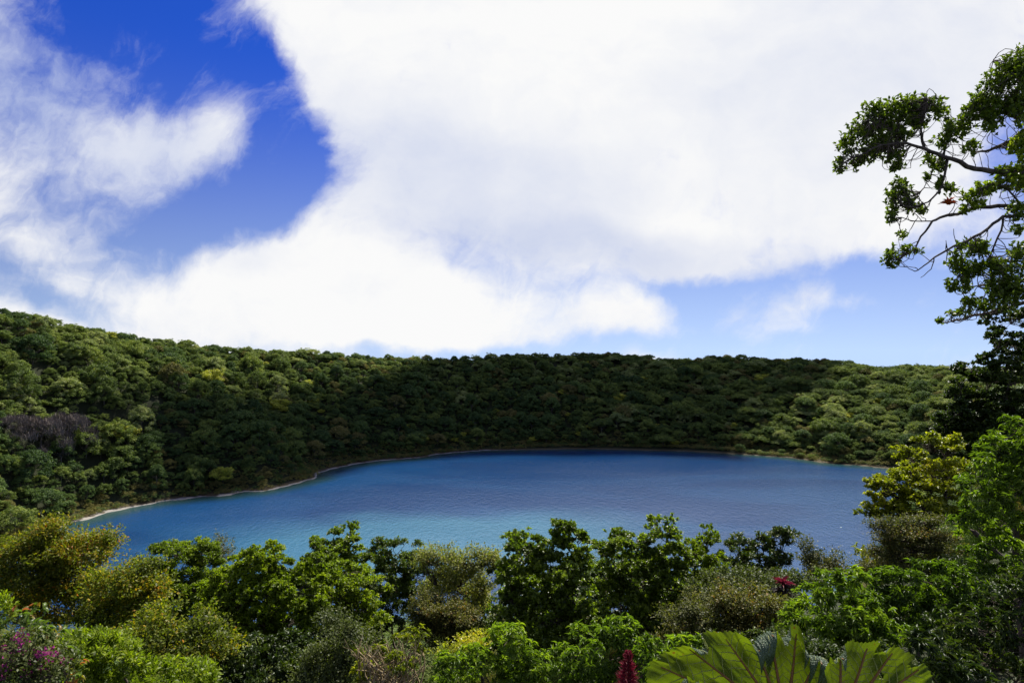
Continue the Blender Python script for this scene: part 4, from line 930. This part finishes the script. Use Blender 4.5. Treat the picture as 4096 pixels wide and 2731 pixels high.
def giant_leaf(o, right, upv, outl, veins, seed, name='leaf', curl=.13):
    """o: where the stalk joins; outl: (angle from up in degrees, radius) of the rim; veins: the angles of the ribs"""
    o = np.array(o, float); right = unit(np.array(right, float)); upv = np.array(upv, float); upv = unit(upv-right*upv.dot(right)); nrm = np.cross(upv, right)  # towards the viewer
    if nrm[1] > 0: nrm = -nrm
    A = np.array([a for a, _ in outl]); Rr = np.array([r for _, r in outl]); na, nr = 300, 64
    an = np.linspace(A[0], A[-1], na); rim = np.interp(an, A, Rr)
    tooth = .022*(np.abs(((an*0.42+1.3*fbm(an/9, 0*an, seed+40, 3)) % 1)-.5)*2)+.07*fbm(an*.22, 0*an+seed, seed, 5)
    rim = rim*(1-.03+tooth)
    t = np.linspace(.02, 1, nr)
    AA, TT = np.meshgrid(np.radians(an), t); RR = rim[None]*TT
    vd = np.min(np.abs(np.degrees(AA)[..., None]-np.array(veins)), -1); vi = np.argmin(np.abs(np.degrees(AA)[..., None]-np.array(veins)), -1)
    side = np.radians(vd)*RR                                # distance from the nearest rib
    cup = -.16*np.minimum(side, .25) - .16*RR**2            # between ribs the blade swells to the back, whole blade a dish
    sec = .010*np.sin((RR*36-side*30))*np.clip(side*14, 0, 1)*np.clip(RR*3, 0, 1)
    wavy = .03*fbm(np.degrees(AA)/9.0, RR*5, seed+3, 3)*TT
    cu = np.clip((TT-.86)/.14, 0, 1)*(.08+5.5*np.clip(fbm(an[None]/8.0+0*TT, 0*TT+seed, seed+9, 2)-.01, 0, .30))
    off = cup*-1*-1+sec+wavy
    rad = RR-cu*curl*.65; off = off+cu*curl*np.cos(cu*1.2)+.02*cu
    Pm = o+right*(np.sin(AA)*rad)[..., None]+upv*(np.cos(AA)*rad)[..., None]+nrm*off[..., None]
    Pm[..., 2] -= (cu**2*curl*.55)
    V = Pm.reshape(-1, 3)-gbase; id_ = np.arange(na*nr).reshape(nr, na)
    q = np.stack([id_[:-1, :-1], id_[1:, :-1], id_[1:, 1:], id_[:-1, 1:]], -1).reshape(-1, 4)
    # a few insect holes
    r_ = np.random.RandomState(seed); cc = V[q].mean(1)
    for k in range(7):
        h = cc[r_.randint(len(cc))]; q = q[((cc-h)**2).sum(1) > (r_.uniform(.006, .013))**2]; cc = V[q].mean(1)
    # orient so that the viewer's side is the underside
    n0 = np.cross(V[q[0, 1]]-V[q[0, 0]], V[q[0, 2]]-V[q[0, 0]])
    if n0.dot(nrm) > 0: q = q[:, ::-1].copy()
    lf = mesh_obj(name, V, q, mgl, ge, smooth=True)
    tb = Tubes(); t2 = Tubes()
    def at(a_deg, r):
        i = int(np.clip((a_deg-an[0])/(an[-1]-an[0])*(na-1), 0, na-1)); k = int(np.clip(r/rim[i]*nr, 0, nr-1)); return Pm[k, i]-gbase
    for v_ in veins:
        i = int((v_-an[0])/(an[-1]-an[0])*(na-1)); i = max(0, min(na-1, i)); R_ = rim[i]
        pts = np.array([at(v_, R_*s)+nrm*.004 for s in np.linspace(.02, .90, 16)])
        tb.add(pts, np.linspace(.011, .0030, 16), 6)
        for s in np.arange(.22, .9, .085):
            for sg in (-1, 1):
                pa = []
                for w in np.linspace(0, 1, 6):
                    da = sg*w*9.5*(1.1-.3*s)/max(s, .35)*.8; rr = R_*(s+w*.12)
                    if rr > .93*R_ or abs(da) > 15: break
                    pa.append(at(v_+da, rr)+nrm*.002)
                if len(pa) > 2: t2.add(np.array(pa), np.linspace(.0030, .0010, len(pa)), 4)
    a_ = tb.obj('ribs', MV1, lf); b_ = t2.obj('side_veins', MV2, lf)
    for o_ in (a_, b_):
        at_ = o_.data.attributes.new('var', 'FLOAT', 'FACE'); at_.data.foreach_set('value', r_.rand(len(o_.data.polygons)).astype(np.float32))
    tb = Tubes(); tb.add(curve(np.array([.0, .1*seed % .2, -.1]), o-gbase, -.05, .05, 8), np.linspace(.03, .018, 8), 8); tb.obj('leaf_stalk', MV1, ge)
# outline radii in metres at about 3.1 m (1 px of the photograph = 1.16 mm there)
giant_leaf(P(3140, 2890, 3.1), (1, .05, 0), (0, .25, 1), [(-80,.64),(-72,.68),(-66,.67),(-58,.63),(-50,.58),(-45,.53),(-40,.52),(-34,.495),(-28,.47),(-23,.435),(-17,.43),(-12,.455),(-6,.455),(-3,.47),(1,.455),(6,.425),(11,.44),(17,.45),(22,.42),(28,.38),(34,.40),(42,.42),(50,.40),(60,.36)],
   (-66, -52, -33, -17, -3, 16, 36, 52), 1)
giant_leaf(P(3360, 2890, 2.9), (1, -.05, 0), (0.0, .3, 1), [(-10,.22),(0,.28),(10,.33),(18,.36),(26,.37),(33,.40),(42,.43),(52,.47),(62,.49),(74,.49),(85,.44),(95,.40)],
   (8, 28, 44, 60, 78), 2, curl=.10)
giant_leaf(P(2780, 2840, 2.8), (1, 0, 0), (0, .3, 1), [(-60,.10),(-30,.13),(-15,.15),(0,.12),(15,.13),(35,.12),(60,.09)], (-30, 0, 30), 3, curl=.06)

# ---------------------------------------------------------------- trees further down the near slope, in the gaps
rn = np.random.RandomState(21); nm = []
for i, (kd, mt) in enumerate((('dome', 'mid'), ('dome', 'dark'), ('tall', 'olive'))):
    V1, F1, v1 = far_crown(500+i, kd)
    r2 = np.random.RandomState(i)                              # finer leaves: each big card becomes six small ones
    c_ = V1.reshape(-1, 4, 3).mean(1); N = len(c_)*6; ci = np.repeat(np.arange(len(c_)), 6)
    nrm = unit(c_[ci]+r2.normal(size=(N, 3))*1.2+[0, 0, 1.5]); ax = unit(np.cross(nrm, r2.normal(size=(N, 3))))
    V, Fc = leaves(c_[ci]+r2.normal(size=(N, 3))*.28, ax, nrm, r2.uniform(.14, .24, N), r2.uniform(.08, .12, N), T_DIAM)
    o = mesh_obj('crown', V+np.array([0, 0, 5.6]), Fc, M_FAR[mt], var=np.clip(v1[ci]+r2.uniform(-.15, .15, N), 0, 1)); nm.append(o.data); COL.objects.unlink(o); bpy.data.objects.remove(o)
rows = []
for yy in np.arange(8, 108, 5.0):
    for xx in np.arange(-1.2*yy-12, 1.3*yy+14, 5.0):
        x = xx+rn.uniform(-2, 2); y = yy+rn.uniform(-2, 2); z = hz(x, y); s_ = rn.uniform(.5, .85)
        if abs(x)/y*F-6.2*s_/y*F > 2060:                     # beside the view, where only the ground would show
            rows.append((x, y, z-.4, rn.randint(3), s_*(.55 if y < 20 else .85), rn.rand()*6)); continue
        if y < 20: continue
        px = x/y*F+2048; lim = 2440 if px < 3350 else 2440-(px-3350)*1.15
        while HZ-(z+10.8*s_-EYE)/y*F < lim and s_ > .22: s_ *= .9
        if HZ-(z+10.8*s_-EYE)/y*F < lim: continue
        rows.append((x, y, z, rn.randint(3), s_, rn.rand()*6))
hold = []
for k, (x, y, s_, lb) in enumerate(((-4.2, 20.5, .42, 'low shaded tree deep in the gap left of the centre glossy trees'), (3.5, 21, .42, 'low shaded tree deep in the gap below the wide glossy tree'), (-12, 23, .45, 'low olive tree in the shade behind the amber leaved shrub'))):
    e = empty('shaded_tree', (x, y, hz(x, y)), lb, 'tree', 'trees in the shade below the lookout'); e.scale = (s_,)*3
    c_ = bpy.data.objects.new('crown', nm[k]); COL.objects.link(c_); c_.parent = e; hold.append((k, c_))
    c_ = bpy.data.objects.new('trunk', TRUNK[k]); COL.objects.link(c_); c_.parent = e
scatter_stuff('slope_thicket', rows, hold, 'dark thicket on the steep slope below the lookout, glimpsed between the near crowns')
# leafy ground cover around the lookout
r_ = np.random.RandomState(8); n = 26000; gx_ = r_.uniform(-22, 32, n); gy_ = r_.uniform(1.2, 24, n); k_ = np.abs(gx_) < gy_*1.3+3
gx_, gy_ = gx_[k_], gy_[k_]; gz_ = H(gx_, gy_)+r_.uniform(0, .35, len(gx_)); c_ = np.stack([gx_, gy_, gz_], -1)
V, Fc, ci = rosettes(c_, unit(r_.normal(size=(len(c_), 3))*.4+[0, 0, 1]), 'ell', r_, 1.9)
gc = mesh_obj('ground_cover', V, Fc, FM['deep'], smooth=True, var=np.repeat(np.clip(r_.normal(size=len(ci))*.2+.35, 0, 1), len(T_ELL[1]))); tag(gc, 'leafy ground cover on the soil below the lookout', None, None, 'stuff')
print('thicket', len(rows), 'leaves', sum(n for _, n in PLANTS), 'trees', len(TREES))
for o in bpy.data.objects:
    if o.get('label') and len(o['label'].split()) > 16: print('LONG', o.name, o['label'])
